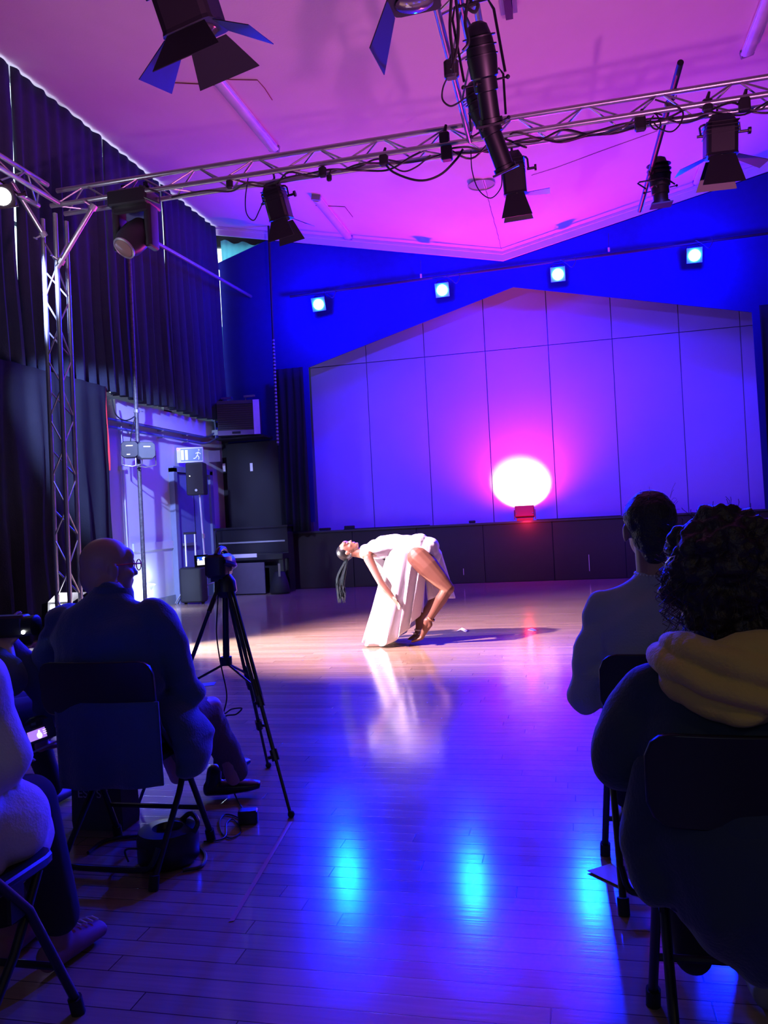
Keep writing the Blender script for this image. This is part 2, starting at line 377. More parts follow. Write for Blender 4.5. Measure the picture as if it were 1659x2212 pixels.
# panelled cyclorama, sheet by sheet
cyc = mat('cyclorama_wash_tint', (.42, .35, .74), .75, var=.03, vscale=2, spec=.3)  # white panels, the saturated blue of the wash light put into their colour
gx = [-5.10, -3.89, -2.68, -1.46, -.235, .965, 2.18, 3.25, 4.3]
k = 0
for xa, xb in zip(gx, gx[1:]):
    for za, zb in ((1.0, 4.505), (4.505, 6.1)):
        k += 1
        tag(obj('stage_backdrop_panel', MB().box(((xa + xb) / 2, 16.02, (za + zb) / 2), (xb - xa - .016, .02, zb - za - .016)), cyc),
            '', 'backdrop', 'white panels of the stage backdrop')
NAMESX = ['far left edge of the stage', 'left of the dancer', 'above the dancer\'s legs', 'just left of the glowing uplight', 'behind the glowing uplight', 'right of the glowing uplight', 'above the two seated women', 'at the far right edge of the stage']
NAMESX = ['first from the left', 'second from the left', 'third from the left', 'fourth from the left', 'fifth from the left', 'sixth from the left', 'seventh from the left', 'last on the right']
k = 0
for o in [q for q in COL.objects if q.name.startswith('stage_backdrop_panel')]:
    o['label'] = ('tall lower white backdrop panel, ' if k % 2 == 0 else 'short upper white backdrop panel under the gable, ') + NAMESX[k // 2]; k += 1
struct('wall_stage', MB().box((-.95, 16.1, 3.3), (10.4, .1, 6.6)), mat('joint_grey', (.20, .21, .32), .8))

# ------------------------------------------------------------------ drapes and curtains
def pleats(p0, p1, ztop, zbot, n_pl, amp, seed=0, nz=14, off=V((1, 0, 0)), flare=1.3, res=7):
    # hanging cloth between two floor-plan points; ztop / zbot are functions of t
    b = MB(); n = int(n_pl * res); p0 = V(p0); p1 = V(p1); rng = random.Random(seed); ph = [rng.uniform(-.6, .6) for _ in range(int(n_pl) + 3)]
    for j in range(nz + 1):
        s = j / nz
        for i in range(n + 1):
            t = i / n; u = t * n_pl; a = ph[int(u)] * (1 - u % 1) + ph[int(u) + 1] * (u % 1)
            w = math.sin(6.28318 * u + a * 2.4); am = amp * (.25 + (flare - .25) * s) * (1 + .5 * a)
            q = p0.lerp(p1, t + .004 * math.sin(9 * s + 5 * a)); z = ztop(t) * (1 - s) + zbot(t) * s
            b.v.append(V((q.x, q.y, z)) + off * (w * am + .03 * noise.noise(V((t * 9 + seed, s * 2.2, 0)))))
    for j in range(nz):
        for i in range(n):
            a = j * (n + 1) + i; b.f.append((a, a + 1, a + n + 2, a + n + 1))
    return b
# long navy curtains over the high windows: y ranges with slits of daylight between
XC = -6.56
cuts = [-1.5, 1.5, 4.6, 8.62, 11.05, 12.62, 14.86]
cuts = [-1.5, 2.5, 5.4, atx(34, 400, XC).y, atx(238, 640, XC).y, atx(356, 640, XC).y, 14.88]
lab = ['beside the camera, before the first daylight slit', 'left part seen before the first daylight slit', 'panel at the far left edge, left of the daylight slit', 'panel behind the truss column, between two daylight slits',
       'panel behind the moving head light', 'panel nearest the stage corner']
for i, (ya, yb) in enumerate(zip(cuts, cuts[1:])):
    g = .022 if i >= 2 else 0
    mk = lambda t, a=ya, b_=yb: cz(XC) - .032 - .02 * abs(noise.noise(V((t * 7 + a, 0, 0))))
    zb = lambda t: 3.36 + .02 * math.sin(9 * t)
    c = pleats((XC, ya + g, 0), (XC, yb - g * .4, 0), mk, zb, max(3, (yb - ya) / .27), .075, i, off=V((1, 0, 0)))
    tag(obj('window_curtain', c, curtain_m, smooth=True, solid=.012), 'dark navy window curtain, ' + lab[i], 'curtain', 'navy curtains over the high left windows')
# lower black curtain in front of the painted wall, red lining at its far edge
yl = atx(236, 1000, -6.45).y
c = pleats((-6.45, 3.0, 0), (-6.45, yl, 0), lambda t: 3.42, lambda t: .02, 22, .05, 40, flare=1.5)
lc = obj('stage_curtain', c, drape, smooth=True, solid=.01)
tag(lc, 'heavy black lower curtain behind the truss column with a red edge', 'curtain')
c = pleats((-6.45, yl - .01, 0), (-6.47, yl + .035, 0), lambda t: 3.42, lambda t: 2.2, 1, .01, 41)
obj('lining_edge', c, mat('red_lining', (.55, .02, .03), .8), lc, smooth=True, label='red lining strip showing at the top of the edge')
# black masking around the stage opening
def dtop(x): return cz(x) - .17
TL = [aty(457, 575, 14.97), aty(575, 519, 14.97)]
b = MB(); d = (0, .02, 0); Yd = 14.97
P = lambda l: [V((a, Yd, c)) for a, c in l]
xs = TL[1].x
b.prism(P([(-6.55, 1.3), (OP[0][0], 1.3), OP[1], (OP[1][0], dtop(OP[1][0])), (xs, dtop(xs)), (TL[0].x, TL[0].z), (-6.55, TL[0].z - .1)]), d)
b.prism(P([OP[1], OP[2], (OP[2][0], dtop(OP[2][0])), (OP[1][0], dtop(OP[1][0]))]), d)
b.prism(P([OP[2], OP[3], (OP[3][0], dtop(OP[3][0])), (OP[2][0], dtop(OP[2][0]))]), d)
b.prism(P([(OP[4][0], 1.12), (6, 1.12), (6, dtop(6)), (OP[3][0], dtop(OP[3][0])), OP[3]]), d)
tag(obj('masking_drape', b, masking), 'large black masking cloth framing the gabled stage opening, tinted blue for the lamp glow', 'drape')
b = pleats((-5.45, 14.80, 0), (-4.86, 14.80, 0), lambda t: 4.3, lambda t: 1.14, 4, .045, 50, off=V((0, 1, 0)))
tag(obj('side_drape', b, drape, smooth=True, solid=.01), 'narrow black pleated side drape at the left of the stage opening', 'drape')
b = pleats((3.34, 14.85, 0), (4.6, 14.85, 0), lambda t: 4.6, lambda t: 1.14, 6, .045, 51, off=V((0, 1, 0)))
tag(obj('side_drape', b, drape, smooth=True, solid=.01), 'black pleated side drape at the right edge of the stage opening', 'drape')
# black flats below, left of the stage
tag(obj('black_flat', MB().box((-6.0, 14.92, 1.47), (1.15, .05, 2.94)), matte), 'tall black flat with two white strips standing behind the upright piano', 'flat')
# teal cloth in the corner window and the cloth scrap hanging in the slit
teal = mat('teal_cloth', (.14, .42, .50), .9, var=.3, vscale=5, emit=None)
nt = teal.node_tree; tr = nt.nodes.new('ShaderNodeBsdfTranslucent'); tr.inputs[0].default_value = (.10, .42, .50, 1); ms = nt.nodes.new('ShaderNodeMixShader'); ms.inputs[0].default_value = .55
nt.links.new(nt.nodes['Principled BSDF'].outputs[0], ms.inputs[1]); nt.links.new(tr.outputs[0], ms.inputs[2]); nt.links.new(ms.outputs[0], nt.nodes['Material Output'].inputs[0])
b = pleats((-6.56, 15.12, 0), (-5.5, 15.12, 0), lambda t: 7.06 - .22 * t + .03 * math.sin(17 * t), lambda t: 5.2, 9, .02, 60, off=V((0, 1, 0)))
tag(obj('window_cloth', b, teal, smooth=True), 'crumpled teal cloth over the corner window above the black drape', 'cloth')
b = pleats((-6.70, 15.02, 0), (-6.55, 15.02, 0), lambda t: 5.3, lambda t: 3.55 + .5 * abs(t - .5), 2, .015, 61, off=V((0, 1, 0)))
tag(obj('window_cloth', b, teal, smooth=True), 'ragged strip of pale teal cloth hanging in the corner slit beside the last curtain', 'cloth')

# ------------------------------------------------------------------ trusses
def truss(name, label, p0, p1, side=.22, seg=.24, apex=V((0, 0, 1)), r=.0235, group=None):
    p0 = V(p0); p1 = V(p1); d = (p1 - p0).normalized(); up = (apex - d * apex.dot(d)).normalized(); w = d.cross(up)
    h = side * .866; offs = [w * (side / 2) - up * (h / 3), -w * (side / 2) - up * (h / 3), up * (2 * h / 3)]
    t = thing(name, label, 'truss', p0, group)
    for o in offs: obj('chord', MB().cyl(p0 + o, p1 + o, r, n=14), alu, t, smooth=True)
    n = int((p1 - p0).length / seg)
    for fi, (a, b_) in enumerate(((0, 2), (1, 2), (0, 1))):
        for i in range(n):
            s0 = p0 + d * (seg * i + .03); s1 = p0 + d * (seg * (i + 1))
            A, B = (offs[a], offs[b_]) if i % 2 == 0 else (offs[b_], offs[a])
            if fi == 2 and i % 2: continue
            obj('brace', MB().cyl(s0 + A, s1 + B, .0085, n=8), alu, t, smooth=True)
    return t
ZT = 4.60
truss('lighting_truss', 'triangular aluminium truss crossing the hall from left to right', (-4.80, 7.1, ZT), (3.0, 7.1, ZT), seg=.30)
truss('lighting_truss', 'aluminium truss running from the column corner out past the left edge', (-4.80, 6.95, ZT), (-4.80, 2.2, ZT), seg=.30)
CT0 = V((-.545, 6.98, ZT)); CT1 = V((-.51, 2.0, ZT + .02))
truss('lighting_truss', 'aluminium truss overhead coming from the camera side to the crossing truss', CT0, CT1, side=.25, seg=.30)
truss('truss_column', 'upright triangular aluminium truss column at the left', (-4.92, 7.14, .06), (-4.87, 7.14, ZT - .12), seg=.30, apex=V((.60, -.80, 0)))
b = MB().bev((-4.92, 7.14, .03), (.5, .5, .06), .04); tag(obj('base_plate', b, steel), 'steel plate under the upright truss column', 'base plate')
# corner spigots + knee braces
def pole(name, label, a, b_, r=.024, M=alu, cat='pole', clamps=(), group=None):
    t = thing(name, label, cat, a, group); obj('tube', MB().cyl(a, b_, r, n=14), M, t, smooth=True)
    for f in clamps:
        p = V(a).lerp(V(b_), f); d = (V(b_) - V(a)).normalized(); m_ = MB(); m_.cyl(p - d * .025, p + d * .025, r + .014, n=10); s_ = d.orthogonal().normalized()
        m_.cyl(p + s_ * .03, p + s_ * .085, .009, n=8); m_.box(p + s_ * .09, (.012, .05, .012)); obj('clamp', m_, steel, t)
    return t
pole('knee_brace', 'aluminium brace tube from the left truss down to the column', aty(24, 392, 6.7), aty(97, 512, 7.0), clamps=(.95,))
pole('knee_brace', 'aluminium brace tube from the crossing truss down to the column', aty(204, 442, 7.0), aty(124, 578, 6.98), clamps=(.04, .9))
PP0 = atx(300, 503, -5.9); PP1 = atx(492, 612, -5.9); PP1 = PP0 + (PP1 - PP0) * ((14.93 - PP0.y) / (PP1.y - PP0.y)) if PP1.y > PP0.y else PP1
pole('scaffold_pole', 'horizontal scaffold pole running along the curtains to the stage corner', PP0, PP1, r=.03, M=steel)
SP0 = atz(1470, 135, 4.83); SP1 = atz(1382, 455, 4.83)
SP1 = V((SP0.x - .02, 14.2, 4.85)); 
SP1 = SP0 + (atz(1382, 455, 4.70) - SP0) * 1.0
pole('scaffold_pole', 'dark scaffold pole pointing to the stage through the right part of the crossing truss', SP0, SP1, r=.026, M=black, clamps=(.22,))
wp = atx(308, 1290, -6.35); wt = atx(288, 560, -6.35)
wp.z = 0; py_ = wp.y
WPX = atx(304, 1100, -6.42)
speck = mat('worn_black_paint', (.10, .10, .11), .5, .3, var=.9, vscale=30)
pole('scaffold_pole', 'worn upright scaffold pole in front of the pale left wall', (WPX.x, WPX.y, 0), (WPX.x, WPX.y + .03, 6.3), r=.032, M=speck, clamps=(.5,))
TPb = aty(600, 962, 14.55); TPt = aty(583, 545, 14.55)
tp = pole('hanging_pole', 'thin hanging pole wrapped in spiral tape left of the stage', TPb, V((TPt.x, 14.55, cz(TPt.x) - .005)), r=.022, M=matte)
b = MB(); d_ = (V((TPt.x, 14.55, cz(TPt.x) - .005)) - TPb)
for k in range(30):
    f = .01 + k * .016; p = TPb + d_ * f; b.lathe(p, d_ + V((.35, 0, 0)), [(0, .0235), (.02, .0238), (.035, .0235)], 10)
obj('tape_wrap', b, mat('dull_tape', (.25, .22, .30), .7), tp, label='pale tape wound up the pole')
# LED bar across the header
b0 = aty(640, 650, 14.72); b1 = aty(1659, 515, 14.72)
pole('lighting_bar', 'black horizontal bar across the header carrying the four par cans', PARS[0] + V((-.6, .12, .24)), PARS[3] + V((1.6, .12, .26)), r=.022, M=matte)

# ------------------------------------------------------------------ cables
cable = mat('cable_rubber', (.012, .012, .014), .5)
def wire(name, label, pts, r=.006, group=None, n=6, M=None, cat='cable'):
    return tag(obj(name, MB().tube(arc(pts, n), r, 6), M or cable, smooth=True), label, cat, group)
def tx(x, dy=-.12, dz=-.10): return V((x, 7.1 + dy, ZT + dz))
for k in range(6):
    rng = random.Random(k); pts = []
    x0, x1 = ((-3.6, -1.3), (-2.9, -.2), (-1.9, .9), (-.9, 1.3), (-.3, 2.0), (.9, 2.9))[k]
    n = 11
    for i in range(n + 1):
        x = x0 + (x1 - x0) * i / n; pts.append(tx(x, rng.uniform(-.14, .12), -.085 + rng.uniform(-.05, .03)))
    wire('truss_cable', 'black cable tied along the crossing truss, ' + ['left end', 'left of the middle', 'under the middle joint', 'just right of the middle', 'right half', 'right end'][k], pts, .009, 'cables along the crossing truss')
def wpx(pl, y): return [aty(a, c, y) for a, c in pl]
wire('drooping_cable', 'cable loop drooping below the crossing truss left of its middle', wpx([(826, 345), (850, 372), (905, 390), (950, 378), (985, 345), (1000, 322)], 7.0), .010)
wire('drooping_cable', 'short cable drooping under the truss beside the long loop', wpx([(836, 352), (870, 370), (900, 360), (930, 335)], 7.02), .007)
wire('hanging_cable', 'thin cable loop hanging beside the leftmost spotlight', wpx([(536, 385), (530, 430), (533, 462), (548, 476), (560, 455), (568, 436)], 7.1), .006)
wire('hanging_cable', 'thin cable loop hanging down beside the middle spotlight', wpx([(1017, 325), (1020, 370), (1034, 410), (1060, 428), (1082, 405), (1084, 370)], 7.1), .005)
wire('coiled_cable', 'cable coil hanging from the truss right of the scaffold pole', wpx([(1415, 215), (1470, 235), (1472, 262), (1452, 284), (1425, 278), (1410, 262)], 6.95), .007)
wire('coiled_cable', 'cable ring hanging from the truss left of the scaffold pole', wpx([(1412, 250), (1404, 262), (1409, 275), (1420, 279), (1427, 268), (1420, 250), (1412, 243), (1431, 249)], 6.98), .007)
wire('truss_tail_cable', 'cable loop under the truss at the right edge', wpx([(1610, 230), (1625, 238), (1645, 235), (1665, 218)], 7.0), .006)
wire('overhead_cable', 'cable hanging in a loop left of the overhead profile spot', wpx([(968, 165), (957, 190), (956, 215), (972, 229), (990, 222), (1003, 212)], 3.9), .0045)
for k, pl in enumerate(([(985, 0), (990, 60), (986, 110), (975, 150)], [(975, -5), (972, 60), (978, 120), (980, 160)], [(1010, 0), (1005, 50), (1012, 90), (1000, 110)], [(1000, 10), (1025, 26), (1032, 8), (1010, 18), (1005, 40)])):
    wire('overhead_cable', 'black cable on the overhead truss ' + ['along its left tube', 'behind its left tube', 'between its tubes', 'coiled across its tubes at the top edge'][k], wpx(pl, 3.3), .007, 'cables on the overhead truss')
def plugbox(c, s, label):
    b = MB().bev(c, (.09 * s, .07 * s, .11 * s), .02); t = thing('cable_plug', label, 'plug', c); obj('housing', b, plastic, t, smooth=True)
    b = MB().cyl(V(c) + V((0, 0, .05 * s)), V(c) + V((.02, 0, .12 * s)), .02 * s, .012 * s, 8); obj('strain_relief', b, plastic, t)
for (px, py, y, s, l) in ((496, 398, 7.0, .7, 'small black plug under the left end of the crossing truss'), (697, 372, 7.0, .8, 'black plug hanging under the truss above the second ceiling tube'), (711, 384, 7.0, .55, 'tiny black socket dangling beside the plug on the truss'),
        (829, 346, 7.0, .9, 'black plug at the left end of the long drooping cable'), (960, 300, 7.0, 1.0, 'black connector on the truss just left of the middle joint'), (965, 332, 7.0, 1.1, 'black connector under the truss left of the middle joint'), (1383, 268, 7.0, 1.0, 'black connector under the truss left of the scaffold pole'),
        (1528, 228, 7.0, .9, 'black connector on the truss left of the right barn door spot'), (1608, 226, 7.0, 1.0, 'black connector at the right end of the truss'), (975, 150, 3.9, .8, 'black connector cluster on the overhead truss')):
    plugbox(aty(px, py, y), s, l)

# ------------------------------------------------------------------ stage lamps
def frame_of(ax):
    z = V(ax).normalized(); x = V((1, 0, 0)); x = (x - z * x.dot(z)).normalized(); y = z.cross(x); return Matrix((x, y, z)).transposed()
def barn_spot(label, hang, c, ax, w=.21, L=.30, doors=(1, 1, 1, 1), lit=None, group=None, M=black, open_=(35, 35, 35, 35), dl=.20, clamp=True, name='barn_door_spot'):
    # hang = clamp point, c = centre of the body, ax = direction the lens faces
    hang = V(hang); c = V(c); Rm = frame_of(ax); z = Rm @ V((0, 0, 1)); X = Rm @ V((1, 0, 0)); Yv = Rm @ V((0, 1, 0))
    t = thing(name, label, 'stage light', hang, group)
    b = MB(); h = w / 2; rings = []
    for s_, k in ((-L / 2, .62), (-L / 2 + .05, .88), (-L * .15, 1), (L / 2 - .02, 1), (L / 2, 1.04)):
        r_ = h * k; pts = []
        for a0, (cx, cy) in zip((0, 90, 180, 270), ((1, 1), (-1, 1), (-1, -1), (1, -1))):
            for q in range(3):
                an = R_(a0 + 45 * q); pts.append(c + z * s_ + X * (cx * r_ * .72 + .28 * r_ * math.cos(an)) + Yv * (cy * r_ * .72 + .28 * r_ * math.sin(an)))
        rings.append(pts)
    b.rings(rings)
    for k in range(4): b.box(c - z * (L * .30 - .03 * k), (w * 1.04, w * 1.04, .006), Rm)
    obj('housing', b, M, t)
    b = MB().lathe(c + z * (L / 2 - .012), z, [(0, h * .80), (.02, h * .80), (.03, h * .55), (.034, .01)], 20)
    obj('lens', b, lit or mat('lens_glass', (.05, .05, .06), .08, spec=.8), t, smooth=True)
    fc = c + z * (L / 2 + .008)
    for k, on in enumerate(doors):
        if not on: continue
        out = (X, Yv, -X, -Yv)[k]; sd = (Yv, X, Yv, X)[k]; a = R_(open_[k]); dr = z * math.cos(a) + out * math.sin(a); e = fc + out * h
        obj('barn_door', MB().prism([e - sd * h * .78, e + sd * h * .78, e + dr * dl + sd * h * 1.35, e + dr * dl - sd * h * 1.35], dr.cross(sd) * .004), M, t)
    b = MB(); top = hang + V((0, 0, -.10)); yw = X * (h + .03)
    piv = c - z * .02
    b.tube([piv + yw, piv + yw * 1.0 + (top - piv) * .75, top + yw * .92 + V((0, 0, -.01)), top + yw * .75, top, top - yw * .75, top - yw * .92 + V((0, 0, -.01)), piv - yw + (top - piv) * .75, piv - yw], .009, 6)
    obj('yoke', b, M, t)
    b = MB(); b.cyl(piv + yw * .9, piv + yw * 1.45, .012, n=8); b.cyl(piv + yw * 1.4, piv + yw * 1.55, .028, n=10); b.cyl(piv - yw * .9, piv - yw * 1.2, .012, n=8); obj('tilt_knob', b, M, t)
    if clamp:
        b = MB(); b.cyl(top, hang + V((0, 0, -.01)), .011, n=8); b.tube([hang + V((0, .033 * math.cos(a), .018 + .033 * math.sin(a))) for a in [k * .5 - 1.6 for k in range(9)]], .010, 6); b.cyl(hang + V((0, .03, 0)), hang + V((0, .075, 0)), .006, n=6)
        obj('hook_clamp', b, M, t)
    return t
def tr_hang(px, py, dy=.11): return aty(px, py, 7.1 + dy)
h1 = V((0, 0, 0)); h1 = aty(590, 385, 7.21)
barn_spot('barn door spotlight hanging from the left part of the crossing truss', h1, aty(598, 436, 7.26), (.16, .25, -1), w=.20, L=.34, open_=(55, 25, 10, 12), doors=(1, 1, 0, 1))
barn_spot('barn door spotlight hanging right of the middle joint with its right door open', aty(1105, 318, 7.21), aty(1110, 375, 7.26), (.03, .20, -1), w=.20, L=.36, open_=(88, 12, 8, 12), doors=(1, 1, 0, 1))
barn_spot('barn door spotlight hanging at the right of the crossing truss with both side doors spread', aty(1551, 240, 7.21), aty(1556, 295, 7.26), (-.02, .20, -1), w=.25, L=.32, open_=(68, 14, 68, 14), doors=(1, 1, 1, 1), dl=.24)
# large ones overhead close to the camera
barn_spot('big black fresnel close overhead at top left with four spread barn doors', V((-1.75, 3.5, 4.45)), aty(392, -28, 3.55), (.20, .30, -1), w=.26, L=.42, open_=(58, 40, 50, 48), dl=.21, M=matte, name='fresnel_spot')
barn_spot('black fresnel cut off by the top edge left of the overhead truss', V((-.62, 3.1, 4.5)), aty(886, -95, 3.1), (.02, .12, -1), w=.19, L=.34, doors=(0, 0, 1, 0), open_=(60, 60, 22, 60), dl=.20, M=matte, name='fresnel_spot')
def profile(label, hang, c, ax, L=.62, r=.085, snoot=.26, group=None, name='profile_spot'):
    hang = V(hang); c = V(c); Rm = frame_of(ax); z = Rm @ V((0, 0, 1)); X = Rm @ V((1, 0, 0)); t = thing(name, label, 'stage light', hang, group)
    st = c - z * (L / 2)
    b = MB().lathe(st, z, [(0, r * .35), (.02, r * .75), (.10, r * 1.05), (.20, r * 1.2), (.30, r * 1.1), (.31, r * .95), (.38, r * .95), (.385, r * .8)], 18)
    for k in range(3): b.lathe(st + z * (.08 + .05 * k), z, [(0, r * 1.3), (.008, r * 1.3)], 18)
    obj('lamp_house', b, black, t, smooth=True)
    b = MB().lathe(st + z * .375, z, [(0, r * .80), (L - .42, r * .80), (L - .42, r * .98), (L - .39, r * .98)], 18); obj('lens_tube', b, black, t, smooth=True)
    e = st + z * (L - .02)
    obj('colour_frame', MB().box(e + z * .012, (r * 2.3, r * 2.3, .014), Rm), black, t)
    for k in range(4):
        b = MB(); a = k * 1.5708 + .3; b.cyl(st + z * .33 + X * (r * math.cos(a)) + z.cross(X) * (r * math.sin(a)), st + z * .33 + X * ((r + .07) * math.cos(a)) + z.cross(X) * ((r + .07) * math.sin(a)), .006, n=6)
        b.sph(st + z * .33 + X * ((r + .07) * math.cos(a)) + z.cross(X) * ((r + .07) * math.sin(a)), .014, nu=8, nv=6); obj('shutter_handle', b, black, t)
    piv = st + z * .30; yw = X * (r + .05); top = hang + V((0, 0, -.09)); b = MB()
    b.tube([piv + yw, piv + yw + (top - piv) * .85, top + yw * .8, top - yw * .8, piv - yw + (top - piv) * .85, piv - yw], .009, 6); obj('yoke', b, black, t)
    b = MB(); b.cyl(top, hang, .011, n=8); b.box(hang + V((0, 0, 0)), (.05, .09, .05)); obj('hook_clamp', b, black, t)
    return t
profile('long black profile spot hanging under the right tube of the overhead truss', V((-.425, 4.95, 4.52)), aty(1046, 162, 5.0), (.06, .45, -.85), L=.58, r=.078)
profile('second black profile spot on the overhead truss pointing at the stage, lower one', V((-.425, 5.8, 4.52)), aty(1058, 275, 5.9), (.28, .35, -.85), L=.66, r=.085)
profile('small black profile lantern hanging from the dark scaffold pole', SP0.lerp(SP1, .66), aty(1425, 392, SP0.lerp(SP1, .70).y), (.02, .1, -1), L=.50, r=.095)
# par cans on the bar
lit = mat('lit_lens', (1, 1, 1), .3, emit=(.13, .72, 1), es=12, var=0)
gel = mat('gel_frame', (.10, .42, .42), .5, emit=None)
for i, (p, a, l) in enumerate(zip(PARS, PAR_AIM, ('leftmost of the four', 'second from the left of the four', 'third from the left of the four', 'rightmost of the four'))):
    ax = (V(a) - p).normalized(); Rm = frame_of(ax); z = ax
    t = thing('par_can', 'glowing cyan par can on the header bar, ' + l, 'stage light', p, 'cyan par cans on the header bar')
    obj('housing', MB().lathe(p - z * .22, z, [(0, .05), (.03, .085), (.18, .10), (.24, .108)], 20), matte, t, smooth=True)
    obj('colour_frame', MB().box(p + z * .028, (.25, .25, .008), Rm), gel, t)
    obj('lens', MB().lathe(p + z * .034, z, [(0, .098), (.02, .098), (.034, .06), (.038, .01)], 24), lit, t, smooth=True)
    X = Rm @ V((1, 0, 0)); b = MB(); tp_ = p + V((0, .12, .20)); b.tube([p + X * .125, p + X * .13 + V((0, .06, .12)), tp_ + X * .09, tp_ - X * .09, p - X * .13 + V((0, .06, .12)), p - X * .125], .008, 6); obj('yoke', b, matte, t)
    wire('par_cable', 'thin cable loop above the par can, ' + l, [p + V((.05, .1, .28)), p + V((.16, .1, .20)), p + V((.25, .1, .12)), p + V((.32, .1, .22)), p + V((.30, .1, .30))], .006, 'cables of the par cans')
# moving head under the left end of the crossing truss
def moving_head():
    c = aty(290, 436, 7.12); t = thing('moving_head_light', 'black moving head light hanging under the left end of the crossing truss', 'stage light', c); E = lambda x, y, z: c + V((x, y, z))
    obj('base', MB().bev(c, (.42, .32, .15), .03), plastic, t, smooth=True)
    for s_ in (-1, 1): obj('hook_clamp', MB().cyl(E(s_ * .12, .05, .06), E(s_ * .12, .05, .17), .016, n=8).box(E(s_ * .12, .05, .17), (.05, .07, .04)), black, t)
    b = MB(); b.bev(E(-.17, 0, -.27), (.075, .18, .42), .03); b.bev(E(.17, 0, -.27), (.075, .18, .42), .03); b.bev(E(0, 0, -.10), (.38, .2, .08), .03); obj('yoke', b, plastic, t, smooth=True)
    hc = E(.0, -.03, -.36); ax = V((-.30, -.62, -.74)).normalized()
    obj('head', MB().lathe(hc - ax * .20, ax, [(0, .06), (.04, .12), (.17, .145), (.30, .138), (.36, .115), (.38, .112)], 24), plastic, t, smooth=True)
    obj('lens', MB().lathe(hc + ax * .178, ax, [(0, .096), (.012, .09), (.02, .06), (.024, .01)], 24), mat('lens_amber', (.20, .15, .13), .12, spec=1, var=0), t, smooth=True)
    obj('lens_ring', MB().lathe(hc + ax * .165, ax, [(0, .113), (.02, .114), (.026, .100), (.018, .096)], 24), steel, t, smooth=True)
    p = E(.25, -.15, -.02); u = V((0, 0, .05)); w_ = V((.10, .0, -.05))
    obj('handle', MB().tube([p - w_ + u, p + w_ + u, p + w_ - u, p - w_ - u, p - w_ + u], .009, 5), plastic, t)
moving_head()
ls = barn_spot('small lit spotlight on the left truss at the left edge', V((-4.72, 5.62, ZT - .10)), aty(8, 425, 5.75), (.30, -.50, -.22), w=.17, L=.22, doors=(0, 0, 0, 0), lit=mat('lit_white', (1, 1, 1), .3, emit=(1, .97, .95), es=22, var=0), name='par_spot')

# ceiling tubes and fixtures
def tubelight(label, x, ya, yb, s=1):
    t = thing('ceiling_light', label, 'ceiling light', (x, ya, cz(x))); sl = .215 * (1 if x > RX else -1)
    Rm = Matrix.Rotation(-math.atan(sl), 3, 'Y'); L = yb - ya; c = V((x, (ya + yb) / 2, cz(x) - .03))
    obj('body', MB().box(c, (.12, L, .05), Rm), white_m, t)
    b = MB(); n_ = Rm @ V((0, 0, -1)); X = Rm @ V((1, 0, 0)); rings = []
    for yy in (ya + .03, yb - .03): rings.append([V((c.x, yy, c.z)) + X * (.085 * math.cos(a)) + n_ * (.02 + .055 * math.sin(a)) for a in [math.pi * k / 8 for k in range(9)]])
    b.rings(rings); obj('diffuser', b, mat('diffuser', (.50, .46, .58), .25, spec=.7), t, smooth=True)
    for yy in (ya, yb): obj('end_cap', MB().box((c.x, yy, c.z - .012), (.15, .05, .09), Rm), mat('cap_grey', (.20, .18, .24), .5), t)
tubelight('fluorescent tube fitting on the ceiling below the big overhead fresnel', -3.82, 8.85, 10.85)
tubelight('fluorescent tube fitting on the ceiling near the stage, left side', -3.79, 12.7, 14.7)
tubelight('fluorescent tube fitting on the ceiling at the top right corner', 2.40, 8.6, 10.6)
tubelight('fluorescent tube fitting on the ceiling behind the right barn door spot', 2.42, 12.75, 14.6)
q = on_ceil(1098, 8); t = thing('ceiling_projector_mount', 'dark bracket with pale sides on the ceiling at the top edge', 'bracket', q)
obj('bracket', MB().box(q + V((0, -.3, -.05)), (.07, .8, .08)), matte, t); obj('side_plate', MB().box(q + V((.06, -.3, -.02)), (.04, .8, .03)), mat('dull_blue', (.16, .17, .30), .7), t); obj('side_plate', MB().box(q + V((-.06, -.3, -.02)), (.04, .8, .03)), mat('dull_blue', (.16, .17, .30), .7), t)
# floods on the floor, left
def flood(label, c, ax, s=.26, lit_=None):
    ax = V(ax).normalized(); Rm = frame_of(ax); z = ax; X = Rm @ V((1, 0, 0)); Yv = Rm @ V((0, 1, 0)); t = thing('floor_flood', label, 'stage light', V((c[0], c[1], 0))); c = V(c); h = s / 2
    obj('housing', MB().rings([[c + z * a + X * (k * h * i) + Yv * (k * h * .8 * j) for i, j in ((1, 1), (-1, 1), (-1, -1), (1, -1))] for a, k in ((-.18, .55), (-.12, .85), (0, 1))]), black, t)
    obj('lens', MB().box(c + z * .008, (s * .8, s * .64, .012), Rm), lit_, t)
    up = Yv if Yv.z > 0 else -Yv
    for sgn in (1, -1):
        e = c + up * (h * .8 * sgn); dr = (z + up * sgn * .55).normalized()
        obj('barn_door', MB().prism([e - X * h, e + X * h, e + dr * .2 + X * h * 1.2, e + dr * .2 - X * h * 1.2], up * .004), steel, t)
    b = MB(); b.tube([c + X * (h + .02), V((c.x, c.y, .02)) + X * (h + .02), V((c.x, c.y, .02)) - X * (h + .02), c - X * (h + .02)], .011, 6); obj('floor_bracket', b, black, t)
LW = mat('lit_white_flood', (1, 1, 1), .3, emit=(.93, .98, 1), es=16, var=0)
flood('lit floor flood by the left wall beside the bald man\'s head', FL1, (.75, -.62, .18), .25, LW)
flood('lit floor flood at the far left behind the raised camera', (FL2.x, FL2.y, .44), (.95, -.22, .02), .34, LW)
b = MB().bev(V((-5.45, 7.42, .06)), (.42, .20, .12), .03); b.bev(V((-5.38, 7.42, .14)), (.08, .08, .05), .02)
tag(obj('plastic_box', b, white_m, smooth=True), 'small pale plastic box on the floor under the far left flood', 'box')
